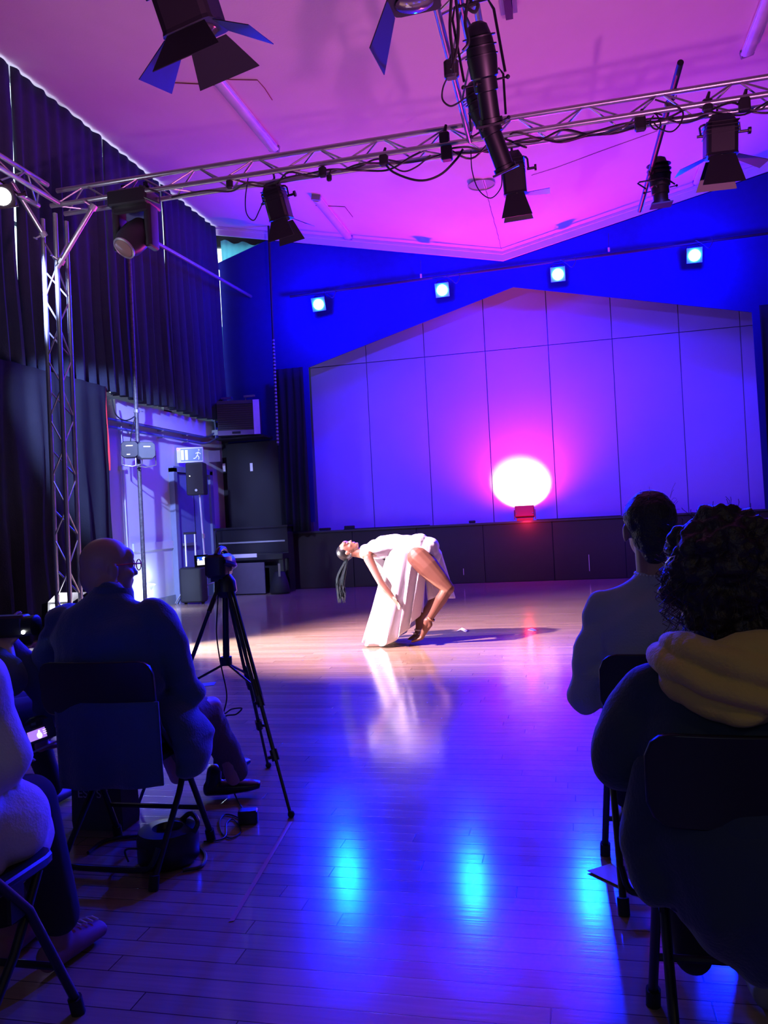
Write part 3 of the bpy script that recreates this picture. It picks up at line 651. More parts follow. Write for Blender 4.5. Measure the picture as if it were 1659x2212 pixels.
# pair of floods clamped on the upright pole
def pole_flood(label, c, ax, M):
    c = V(c); Rm = frame_of(ax); z = V(ax).normalized(); X = Rm @ V((1, 0, 0)); t = thing('pole_flood', label, 'stage light', c, 'floods on the upright pole')
    obj('housing', MB().rings([[c + z * a + (Rm @ V((k * .13 * i, k * .125 * j, 0))) for i, j in ((1, .7), (.7, 1), (-.7, 1), (-1, .7), (-1, -.7), (-.7, -1), (.7, -1), (1, -.7))] for a, k in ((-.11, .8), (-.07, 1), (.1, 1), (.12, .92))]), M, t)
    obj('reflector_strip', MB().box(c + z * .122 + V((0, 0, .055)), (.10, .012, .010), Rm).box(c + z * .122 - V((.02, 0, .075)), (.05, .012, .010), Rm), mat('warm_strip', (.9, .8, .75), .3, emit=(1, .8, .7), es=1.6, var=0), t)
    b = MB(); b.tube([c + X * .15, c + X * .15 - V((0, 0, .22)), c + V((0, 0, -.25)), c - X * .15 - V((0, 0, .22)), c - X * .15], .010, 6); obj('yoke', b, steel, t)
    return t
pc = aty(284, 972, WPX.y - .15)
pole_flood('black rounded flood clamped on the left of the upright pole', pc, (.3, -1, 0), black)
pole_flood('grey square flood clamped on the right of the upright pole', aty(314, 974, WPX.y - .10), (.7, -.8, 0), mat('galvanised', (.16, .19, .20), .5, .5))
wire('wall_cable', 'cable drooping from the curtain to the upright pole', [atx(242, 862, -6.5), atx(250, 895, -6.5), atx(270, 908, -6.5), atx(290, 900, -6.5), atx(298, 885, -6.5)], .010)
wire('wall_cable', 'thin cable hanging down to the pole floods', [atx(292, 900, -6.4), atx(285, 930, -6.4), atx(281, 960, -6.4)], .008)

# ------------------------------------------------------------------ left wall fittings
def wl(py, px, d=.0): return atx(px, py, WL + d)
tr = MB(); tr.box((WL + .06, 12.9, 3.19), (.12, 3.6, .30)); struct('trim_14', tr, wall_m)
for zz, nm in ((3.02, 'upper'), (2.90, 'lower')):
    pts = [V((WL + .09, 10.9, zz)), V((WL + .09, 14.1, zz + .0)), V((WL + .12, 14.35, zz + .03)), V((WL + .2, 14.5, zz + .12)), V((WL + .2, 14.5, zz + .35))]
    t = thing('wall_pipe', nm + ' metal pipe along the pale left wall under the curtains', 'pipe', pts[0], 'pipes on the left wall')
    obj('tube', MB().tube(pts, .022, 10), mat('galv_pipe', (.16, .20, .45), .35, .5), t, smooth=True)
    for yy in (11.7, 12.6, 13.5): obj('pipe_clip', MB().box((WL + .055, yy, zz), (.11, .035, .06)), steel, t)
b = MB(); b.box((WL + .015, 12.27, 1.04), (.03, 1.35, .13)); struct('trim_15', b, wall_m)
b = MB(); b.box((WL + .012, 11.95, .08), (.024, 2.0, .16)); struct('baseboard_left', b, mat('skirting', (.22, .26, .30), .7))
b = MB()
for yy, zz in ((11.32, 1.9), (11.40, 1.9)): b.tube([V((WL + .02, yy, 3.0)), V((WL + .02, yy + .02, .9))], .010, 6)
tag(obj('conduit', b, wall_m, smooth=True), 'pair of thin painted conduits on the left wall beside the black curtain', 'conduit')
t = thing('thermostat_switch', 'small wall switch box on the conduits by the black curtain', 'switch', (WL + .03, 11.36, 2.3)); obj('box', MB().box((WL + .03, 11.36, 2.30), (.05, .12, .06)), wall_m, t)
# door
dr = struct('door_1', MB().box((WL + .03, 13.72, 1.15), (.05, 1.30, 2.30)), mat('door_blue', (.13, .17, .30), .5))
obj('door_frame', MB().box((WL + .05, 12.97, 1.19), (.10, .12, 2.38)).box((WL + .05, 14.43, 1.19), (.10, .12, 2.38)).box((WL + .05, 13.7, 2.36), (.10, 1.58, .10)), mat('frame_blue', (.16, .19, .30), .5), dr)
obj('door_seam', MB().box((WL + .058, 13.72, 1.15), (.006, .012, 2.2)), matte, dr)
obj('push_bar', MB().box((WL + .09, 13.40, 1.02), (.05, .45, .05)), steel, dr)
# exit sign
p0 = aty(394, 972, 14.3); sx = -6.70; sc_ = atx(411, 983, -6.55)
ex = thing('exit_sign', 'emergency exit sign with running man and arrow above the door', 'sign', sc_)
grn = mat('sign_panel', (.05, .12, .30), .4); wht = mat('sign_white', (.75, .78, .85), .5, emit=(.5, .55, .9), es=.5, var=0)
sr = Matrix.Rotation(R_(18), 3, 'Z'); SX = sr @ V((1, 0, 0)); SN = sr @ V((0, -1, 0))
obj('case', MB().box(sc_, (.46, .08, .27), sr), white_m, ex)
obj('panel', MB().box(sc_ + SN * .042 + SX * .03, (.38, .004, .22), sr), grn, ex)
def flat(pts, w=.016): # strokes on the sign
    b = MB()
    for a, c in pts:
        pa = sc_ + SN * .046 + SX * a[0] + V((0, 0, a[1])); pb = sc_ + SN * .046 + SX * c[0] + V((0, 0, c[1])); d = (pb - pa).normalized(); s_ = d.cross(SN)
        b.prism([pa + s_ * w / 2, pb + s_ * w / 2, pb - s_ * w / 2, pa - s_ * w / 2], SN * .003)
    return b
b = flat([((.15, .05), (.13, -.01)), ((.13, -.01), (.16, -.05)), ((.16, -.05), (.15, -.09)), ((.13, -.01), (.10, -.06)), ((.10, -.06), (.06, -.07)), ((.15, .04), (.10, .02)), ((.15, .04), (.19, .01))]); b.sph(sc_ + SN * .046 + SX * .16 + V((0, 0, .08)), (.016, .003, .016), nu=10, nv=6)
obj('running_figure', b, wht, ex, label='white running figure')
obj('doorway_symbol', flat([((-.13, -.09), (-.13, .09)), ((-.06, .09), (-.06, -.09))], .05), wht, ex)
obj('status_lamp', MB().sph(sc_ + SN * .05 + SX * -.21 + V((0, 0, .11)), .012, nu=8, nv=6), mat('red_led', (1, .1, .1), .4, emit=(1, .05, .15), es=8, var=0), ex, label='tiny red lamp')
# loudspeaker on stand
S0 = aty(437, 1290, 13.0); S0 = V((-6.05, 13.05, 0))
sb = aty(425, 1035, 13.0); sp = thing('loudspeaker', 'black loudspeaker on the tripod stand by the door', 'loudspeaker', sb - V((0, 0, .28)))
Rm = Matrix.Rotation(R_(12), 3, 'Z'); obj('cabinet', MB().bev(sb, (.31, .30, .56), .03, Rm), plastic, sp)
fN = Rm @ V((0, -1, 0)); obj('grille', MB().box(sb + fN * .152, (.27, .01, .52), Rm), mat('grille', (.022, .022, .026), .5, bump=.8, bscale=300), sp)
obj('badge', MB().lathe(sb + fN * .156 + V((.02, 0, -.20)), fN, [(0, .022), (.004, .022)], 16), steel, sp); obj('power_lamp', MB().sph(sb + fN * .16 + (Rm @ V((-.08, 0, .05))), .008, nu=8, nv=6), mat('white_led', (1, 1, 1), .4, emit=(1, .95, .95), es=6, var=0), sp)
st = thing('speaker_stand', 'tripod stand with grey pole under the black loudspeaker', 'stand', (sb.x + .12, sb.y, 0)); bx_ = V((sb.x + .09, sb.y, 0))
obj('pole', MB().cyl(bx_ + V((0, 0, .25)), bx_ + V((-.05, 0, sb.z - .27)), .017, n=10), mat('bright_steel', (.8, .8, .85), .3, .6), st, smooth=True)
obj('collar', MB().cyl(bx_ + V((-.02, 0, 1.12)), bx_ + V((-.02, 0, 1.20)), .03, n=10), steel, st)
for a in (200, 330, 80):
    e = bx_ + V((.55 * math.cos(R_(a)), .55 * math.sin(R_(a)), .015)); obj('leg', MB().cyl(bx_ + V((0, 0, .85)), e, .012, n=8), steel, st); obj('strut', MB().cyl(bx_ + V((0, 0, .3)), (bx_ + V((0, 0, .85))).lerp(e, .6), .008, n=6), steel, st)
# suitcase with lit telescopic handle
k = V((-6.25, 13.2, 0)); k = atz(408, 1298); k.y -= 0; k = V((-6.50, 12.75, 0))
k = atx(420, 1293, -6.38); k.z = 0
su = thing('trolley_case', 'black trolley case with raised bright handle in front of the door', 'suitcase', k)
obj('shell', MB().bev(k + V((0, 0, .33)), (.42, .26, .60), .05), matte, su, smooth=True)
hz = mat('chrome_handle', (.95, .95, 1), .15, .3, var=0)
for dx in (-.09, .09): obj('handle_rod', MB().box(k + V((dx, -.05, .93)), (.022, .022, .56)), hz, su, label='bright metal handle rod')
obj('grip', MB().bev(k + V((0, -.05, 1.22)), (.24, .04, .04), .015), plastic, su)
for dx in (-.16, .16): obj('wheel', MB().cyl(k + V((dx - .02, 0, .03)), k + V((dx + .02, 0, .03)), .03, n=12), rubber, su)
# heater unit above the piano
hc = aty(518, 905, 14.55); Rm = Matrix.Rotation(R_(16), 3, 'Z')
hu = thing('heater_unit', 'boxy heater with pale side hung high in the left stage corner', 'heater', hc)
obj('case', MB().box(hc, (.80, .42, .66), Rm), mat('heater_dark', (.035, .035, .05), .5), hu)
obj('side_panel', MB().box(hc + (Rm @ V((.345, -.215, 0))), (.12, .012, .66), Rm), mat('heater_pale', (.50, .42, .75), .5), hu, label='pale perforated side panel')
obj('bottom_trim', MB().box(hc + (Rm @ V((-.06, -.216, -.285))), (.68, .012, .09), Rm), mat('heater_trim', (.16, .14, .22), .5), hu)
obj('badge', MB().box(hc + (Rm @ V((-.05, -.224, -.285))), (.16, .008, .045), Rm), matte, hu)
b = MB()
for i in range(12): b.box(hc + (Rm @ V((-.06, -.217, .26 - i * .042))), (.66, .012, .008), Rm)
obj('louvres', b, matte, hu)
for dx in (-.25, .22): obj('hanging_bracket', MB().box(hc + V((dx, 0, .42)), (.22, .05, .04)).box(hc + V((dx - .08, 0, .38)), (.02, .02, .12)), steel, hu)
tag(obj('wall_heater_shelf', MB().box((hc.x, 14.75, hc.z - .36), (1.0, .5, .04)), matte), 'black shelf holding the boxy heater in the stage corner', 'shelf')
b = MB().bev(aty(466, 935, 14.5), (.13, .1, .10), .01); tag(obj('junction_box', b, mat('pale_box', (.6, .75, .75), .5, emit=(.5, .8, .8), es=.0)), 'small bright box on the wall left of the heater', 'box')
b = MB().box(aty(464, 986, 14.6), (.26, .08, .22)); tag(obj('fuse_box', b, mat('fusebox', (.14, .10, .20), .6)), 'dark grey fuse box on the wall left of the black doors', 'box')
# papers on the black wall
for px, py, l in ((484, 1010, 'left'), (543, 1009, 'right')):
    b = MB().box(aty(px, py, 14.89), (.055, .004, .16)); tag(obj('notice_strip', b, paper), 'small white vertical strip on the black wall, %s of two' % l, 'notice', 'white strips on the black wall')
# upright piano
pk = aty(548, 1262, 14.45); pk.z = 0
pi = thing('upright_piano', 'black upright piano against the wall left of the stage', 'piano', pk); PB = mat('piano_black', (.012, .011, .014), .25)
obj('case', MB().box(pk + V((0, .18, .62)), (1.45, .32, 1.24)), PB, pi); obj('lid', MB().box(pk + V((0, .15, 1.26)), (1.52, .42, .035)), PB, pi)
obj('key_slip', MB().bev(pk + V((0, -.12, .70)), (1.45, .32, .12), .02), PB, pi); obj('key_leg', MB().box(pk + V((-.66, -.18, .33)), (.09, .09, .64)), PB, pi); obj('key_leg', MB().box(pk + V((.66, -.18, .33)), (.09, .09, .64)), PB, pi)
obj('music_strip', MB().box(pk + V((-.05, -.29, .735)), (.52, .006, .07)), mat('pale_violet', (.55, .50, .62), .6), pi, label='pale strip along the key lid')
obj('fall_board', MB().box(pk + V((0, .0, .98)), (1.35, .02, .03)), steel, pi)
b = MB().box(pk + V((-.06, -.28, .31)), (.82, .03, .58)); tag(obj('cloth_screen', b, mat('dusky_purple', (.06, .045, .085), .8)), 'dusky purple board leaning on the front of the piano', 'board')
q = atz(625, 1262); bk = V((pk.x + .62, 14.2, 0)); t = thing('equipment_bag', 'black bag slumped on the floor between the piano and the stage', 'bag', bk)
obj('bag_body', MB().loft([(bk + V((0, 0, .04)), .20, .15), (bk + V((0, 0, .2)), .17, .13), (bk + V((0, .02, .38)), .11, .08)], (1, 0, 0)), matte, t, smooth=True); obj('bag_tag', MB().box(bk + V((.06, -.14, .45)), (.04, .01, .24)), mat('tag_olive', (.22, .22, .16), .7), t, label='small pale tag')
# things on the stage lip
u = V((-.81, 15.17, 1.12)); t = thing('stage_uplight', 'red-lit uplight on the stage lip under the yellow glow', 'stage light', u)
rb = mat('housing_red_light', (.30, .02, .04), .5)  # red light falling on the housing is put into its colour
obj('housing', MB().bev(u + V((0, 0, .17)), (.35, .16, .20), .012, Matrix.Rotation(R_(-12), 3, 'X')), rb, t)
obj('bracket', MB().box(u + V((0, 0, .03)), (.30, .10, .05)).box(u + V((.19, 0, .12)), (.015, .05, .18)).box(u + V((-.19, 0, .12)), (.015, .05, .18)), rb, t)
for dx in (-.15, .15): obj('knob', MB().sph(u + V((dx, -.09, .14)), .014, nu=8, nv=6), steel, t)
obj('lens', MB().box(u + V((0, .09, .27)), (.30, .10, .01)), mat('lit_yellow', (1, 1, .8), .3, emit=(1, .9, .5), es=5, var=0), t)
for px, py, sz, l in ((755, 1138, (.20, .1, .07), 'small dark box on the stage lip above the dancer\'s head'), (702, 1143, (.22, .12, .05), 'low coil of cable on the left end of the stage lip'), (1020, 1127, (.12, .08, .05), 'small dark lump on the stage lip left of the uplight')):
    p = aty(px, py, 15.2); p.z = 1.125 + sz[2] / 2; tag(obj('stage_clutter', MB().bev(p, sz, .02), matte), l, 'box')
wire('stage_cable', 'thin cable lying along the left of the stage lip', [V((-4.3, 15.14, 1.13)), V((-4.0, 15.12, 1.132)), V((-3.6, 15.15, 1.13)), V((-3.2, 15.13, 1.13)), V((-2.6, 15.14, 1.13))], .008)
wire('stage_cable', 'cable trailing right from the red uplight', [V((-.6, 15.16, 1.13)), V((-.3, 15.12, 1.13)), V((.2, 15.15, 1.13)), V((.9, 15.13, 1.13))], .008)
# small hanging sockets on the header
for px, py in ((909, 592), (1315, 535)):
    p = aty(px, py, 14.7); t = thing('dangling_plug', 'tiny pinkish plug dangling on the header, ' + ('left of the second par can' if px < 1000 else 'between the two right par cans'), 'plug', p)
    obj('plug_body', MB().cyl(p, p - V((0, 0, .07)), .018, n=8), mat('plug_pink', (.7, .3, .3), .5), t); obj('cord', MB().cyl(p, p + V((.01, 0, .25)), .005, n=6), cable, t)
# marks on the dance floor
for pts, l, M in (([(985, 1364), (996, 1360), (1006, 1365), (1010, 1362), (998, 1356)], 'small pale tape mark on the floor right of the dancer', 'tape_pale'), ([(1140, 1360), (1150, 1357), (1160, 1362), (1152, 1363)], 'small pale tape mark on the floor below the uplight', 'tape_pale'), ([(427, 1484), (437, 1476), (467, 1473), (462, 1480)], 'short blue tape mark on the floor left of the tripod', 'tape_blue')):
    mm = mat(M, (.8, .75, .7) if M == 'tape_pale' else (.03, .05, .35), .6); b = MB().prism([atz(*p, .002) for p in pts], (0, 0, .002)); tag(obj('tape_mark', b, mm), l, 'tape')
a = atz(628, 1775, .002); c = atz(500, 1990, .002); w_ = V((.008, .004, 0)); tag(obj('tape_line', MB().prism([a - w_, a + w_, c + w_, c - w_], (0, 0, .001)), mat('tape_orange', (.35, .13, .05), .6)), 'thin orange line on the floor running from the tripod foot', 'tape')

# ------------------------------------------------------------------ folding chairs
def folding_chair(label, x, y, rz=0, back=None):
    t = thing('folding_chair', label, 'chair', (x, y, 0), 'black folding chairs'); Rz = Matrix.Rotation(R_(rz), 3, 'Z'); o = V((x, y, 0))
    G = lambda a, b_, c: o + Rz @ V((a, b_, c))
    for s in (-1, 1):
        obj('front_leg', MB().tube([G(s * .215, .225, .03), G(s * .205, .06, .36), G(s * .198, -.12, .56), G(s * .195, -.20, .80)], .0125, 10), black, t, smooth=True)
        obj('rear_leg', MB().tube([G(s * .185, .13, .43), G(s * .19, .02, .27), G(s * .20, -.22, .03)], .0125, 10), black, t, smooth=True)
        obj('foot_cap', MB().cyl(G(s * .215, .228, 0), G(s * .214, .215, .05), .019, n=10), rubber, t, smooth=True)
        obj('foot_cap', MB().cyl(G(s * .2, -.225, 0), G(s * .2, -.213, .05), .019, n=10), rubber, t, smooth=True)
        obj('hinge_bracket', MB().box(G(s * .20, .02, .40), (.012, .05, .09), Rz), black, t)
    obj('front_crossbar', MB().cyl(G(-.21, .165, .16), G(.21, .165, .16), .010, n=8), black, t, smooth=True)
    obj('rear_loop', MB().tube(arc([G(-.196, -.17, .13), G(-.180, -.20, .075), G(-.14, -.205, .062), G(0, -.207, .060), G(.14, -.205, .062), G(.180, -.20, .075), G(.196, -.17, .13)], 4), .011, 8), black, t, smooth=True)
    obj('seat', MB().bev(G(0, .01, .445), (.40, .40, .03), .06, Rz), black, t, smooth=True)
    # backrest: curved rounded panel
    b = MB(); rows = []
    for j in range(9):
        v = (0, .03, .10, .25, .5, .75, .90, .97, 1)[j]; z = .63 + .20 * v; e_ = min(v, 1 - v) * .2; hw = .236 - (.055 - math.sqrt(max(0, .055 ** 2 - (.055 - e_) ** 2)) if e_ < .055 else 0)
        rows.append([(a, z) for a in [hw * (i / 8 - 1) for i in range(17)]])
    fr = [[G(a, -.215 - .035 * (1 - (a / .24) ** 2) * .8 - .1 * (z - .73), z) for a, z in r] for r in rows]
    off = Rz @ V((0, .018, 0)); vs = []; fs = []
    for r in fr: vs += r
    n0 = len(vs)
    for r in fr: vs += [q + off for q in r]
    for j in range(8):
        for i in range(16):
            a = j * 17 + i; fs.append((a, a + 1, a + 18, a + 17)); fs.append((a + n0, a + 17 + n0, a + 18 + n0, a + 1 + n0))
    bd = [i for i in range(17)] + [j * 17 + 16 for j in range(1, 9)] + [8 * 17 + i for i in range(15, -1, -1)] + [j * 17 for j in range(7, 0, -1)]
    for a, c in zip(bd, bd[1:] + bd[:1]): fs.append((a, a + n0, c + n0, c))
    b.add(vs, fs); obj('backrest', b, mat('chair_black', (.010, .010, .012), .35), t, smooth=True, bevel=.004)
    return t
folding_chair('black folding chair under the bald man in the blue jacket', -1.735, 2.87, 0)
folding_chair('black folding chair under the person in the grey sweater', .29, 2.90, 3)
folding_chair('black folding chair under the curly haired person, nearest on the right', .36, 1.965, 0)
folding_chair('black folding chair at the lower left corner under the person in the pale coat', -1.585, 1.715, 0)

# ------------------------------------------------------------------ people
def frame3(fwd, up):
    f = V(fwd).normalized(); u = V(up); u = (u - f * u.dot(f)).normalized(); r = f.cross(u); return Matrix((r, f, u)).transposed()
def head(mb, c, fwd, up, s=1.0):
    M = frame3(fwd, up); c = V(c); P = lambda x, y, z: c + M @ (V((x, y, z)) * s)
    E = lambda p, r: mb.sph(P(*p), tuple(k * s for k in r), M, 20, 14)
    E((0, -.012, .022), (.077, .098, .090)); E((0, .028, -.035), (.062, .066, .078)); E((0, .050, -.082), (.042, .040, .034)); E((0, .080, -.098), (.018, .018, .016))
    E((0, .066, .040), (.058, .030, .034)); E((0, .078, .018), (.048, .014, .010))
    for q in (-1, 1):
        E((q * .080, -.008, -.018), (.009, .020, .032)); E((q * .083, -.014, -.008), (.007, .016, .022)); E((q * .036, .066, -.030), (.024, .022, .020)); E((q * .030, .080, .004), (.014, .011, .009))
    mb.cap(P(0, .086, .010), .007 * s, P(0, .106, -.028), .0125 * s); E((.010, .094, -.032), (.008, .009, .007)); E((-.010, .094, -.032), (.008, .009, .007))
    E((0, .090, -.056), (.021, .009, .006)); E((0, .089, -.066), (.018, .009, .007))
    return P, M
def hand(mb, wrist, d, nrm, curl=.5, s=1.0, thumb=1):
    d = V(d).normalized(); n = V(nrm); n = (n - d * n.dot(d)).normalized(); side = d.cross(n); w = V(wrist)
    mb.loft([(w, .027 * s, .019 * s), (w + d * .045 * s, .038 * s, .016 * s), (w + d * .085 * s, .040 * s, .012 * s)], side)
    for i, (o, L, r) in enumerate(((-.030, .066, .0078), (-.010, .080, .0084), (.011, .076, .0082), (.030, .058, .0072))):
        k = w + d * .088 * s + side * o * s; a = curl * (.5 + .1 * i)
        p1 = k + (d * math.cos(a) + n * math.sin(a) + side * o * 2.5) * L * .45 * s
        p2 = p1 + (d * math.cos(a * 2) + n * math.sin(a * 2) + side * o * 2) * L * .32 * s; p3 = p2 + (d * math.cos(a * 2.8) + n * math.sin(a * 2.8)) * L * .25 * s
        mb.chain([(k, r * s), (p1, r * .95 * s), (p2, r * .88 * s), (p3, r * .75 * s)])
    tb = w + d * .025 * s - side * thumb * .030 * s; t1 = tb + (d * .6 - side * thumb * .7 + n * .25).normalized() * .038 * s; t2 = t1 + (d * .85 - side * thumb * .3 + n * .35).normalized() * .030 * s
    mb.chain([(tb, .012 * s), (t1, .0095 * s), (t2, .008 * s)])
def person(label, loc, name='person'): return thing(name, label, 'person', loc)

# --- bald man in the blue jacket
def man():
    X0 = -1.80; t = person('bald person in red glasses and a dark blue jacket, seen from behind', (X0, 2.9, 0))
    hc = aty(234, 1224, 2.96); fw = V((.62, .78, -.04)); b = MB(); P, M = head(b, hc, fw, (0, .0, 1), 1.06)
    b.cap(hc + V((-.01, -.03, -.05)), .062, V((X0 + .01, 2.88, 1.00)), .068); b.sph(P(0, -.05, -.03), (.070, .062, .085), M)
    b.loft([((X0, 2.86, .50), .16, .12), ((X0, 2.86, .75), .15, .10), ((X0, 2.88, .96), .17, .08), ((X0, 2.90, 1.03), .07, .06)], (1, 0, 0))
    eR = aty(402, 1500, 2.98); eL = aty(108, 1490, 3.02)
    hR = V((-1.70, 3.20, .60)); hL = V((-1.88, 3.32, .60))
    for s_, e, h in ((1, eR, hR), (-1, eL, hL)):
        b.chain([(V((X0 + s_ * .19, 2.88, .96)), .05), (e, .04), (h, .026)]); hand(b, h, (-.3 * s_, 1, -.1), (0, 0, -1), .7, 1, s_)
    for s_, kx in ((1, .20), (-1, -.09)): b.chain([(V((X0 + s_ * .09, 2.88, .52)), .07), (V((X0 + kx, 3.32, .50)), .05), (V((X0 + kx - .0, 3.52, .12)), .035)])
    blob('body', b, skin_p, t, .007, 3)
    blue = mat('blue_jacket', (.030, .066, .135), .85, bump=.3, bscale=120, var=.15, sheen=.3)
    b = MB()
    b.loft([((X0 + .02, 2.86, .50), .215, .165), ((X0 + .02, 2.84, .62), .205, .160), ((X0 + .005, 2.85, .78), .215, .155), ((X0, 2.86, .90), .235, .140), ((X0, 2.87, .985), .205, .105), ((X0, 2.885, 1.035), .10, .082), ((X0 + .005, 2.90, 1.065), .074, .072)], (1, 0, 0))
    for s_, e, h in ((1, eR, hR), (-1, eL, hL)):
        sh = V((X0 + s_ * .195, 2.875, .955)); m1 = sh.lerp(e, .5) + V((s_ * .015, -.01, .02))
        b.chain([(sh, .078), (m1, .075), (e, .068), (e.lerp(h, .7), .05), (h, .045)])
    # jacket skirts falling over the chair
    tr_ = aty(415, 1600, 2.92); b.loft([(V((X0 + .20, 2.93, .62)), .075, .13), (tr_ + V((.0, .02, .0)), .07, .125), (aty(415, 1665, 2.92), .05, .10)], (1, 0, 0))
    def folds(c): return .016 * noise.noise(V((c.x * 7, c.y * 7, c.z * 15))) + .011 * math.sin(c.z * 38 + c.x * 22) * noise.noise(c * 5)
    jk = blob('jacket', b, blue, t, .009, 4, fold=folds)
    # jacket tail hanging behind, under the backrest
    bL = aty(88, 1500, 2.575); bR = aty(316, 1500, 2.575); b = MB(); n = 26
    for j in range(13):
        s = j / 12
        for i in range(n + 1):
            u = i / n; x = bL.x + (bR.x - bL.x) * u; z = .68 - (.325 - .02 * u) * s
            b.v.append(V((x, 2.655 - .02 * math.sin(3.14 * u) + .012 * math.sin(13 * u + 1) * s, z)))
    for j in range(12):
        for i in range(n): a = j * (n + 1) + i; b.f.append((a, a + 1, a + n + 2, a + n + 1))
    obj('jacket_tail', b, blue, t, smooth=True, solid=.012)
    b = MB(); b.lathe(V((X0 + .004, 2.895, 1.035)), (0.05, .12, 1), [(0, .083), (.03, .080), (.045, .074), (.03, .066), (0, .066)], 24); obj('collar', b, blue, jk, smooth=True)
    b = MB(); tm = mat('brown_trousers', (.13, .10, .085), .85, bump=.3, bscale=90)
    for s_, kx in ((1, .20), (-1, -.09)):
        k_ = V((X0 + kx, 3.33, .515))
        if s_ == 1: k_ = aty(440, 1545, 3.30)
        a_ = V((k_.x + .03, 3.55, .15)); b.chain([(V((X0 + s_ * .09, 2.92, .55)), .105), (k_, .082), (k_.lerp(a_, .5) + V((.0, .01, 0)), .07), (a_, .058)])
    b.sph((X0, 2.88, .54), (.20, .17, .11)); blob('trousers', b, tm, t, .009, 4, .006, 12)
    sm = mat('black_leather', (.02, .018, .02), .28)
    for c, d_ in ((atz(494, 1662, .05), V((.25, 1, 0))), (atz(492, 1700, .05), V((1, .35, 0)))):
        c.z = .05; d_.normalize(); s2 = d_.cross(V((0, 0, 1))); bb = MB(); bb.loft([(c - d_ * .10, .034, .034), (c, .042, .036), (c + d_ * .10, .046, .028), (c + d_ * .15, .034, .018)], s2)
        bb.cap(c - d_ * .07 + V((0, 0, .01)), .038, c - d_ * .06 + V((0, 0, .08)), .036); blob('shoe', bb, sm, t, .006, 3)
    # glasses
    g = MB(); red = mat('red_frames', (.55, .04, .06), .3)
    for s_ in (-1, 1):
        g.tube([P(s_ * .033 + .024 * math.cos(a), .108, .004 + .021 * math.sin(a)) for a in [k * .3927 for k in range(16)]], .0022, 5, closed=True)
        g.tube([P(s_ * .058, .107, .010), P(s_ * .080, .070, .010), P(s_ * .088, .0, .006)], .003, 5)
    g.tube([P(-.010, .108, .006), P(.010, .108, .006)], .002, 5); obj('glasses', g, red, t)
man()

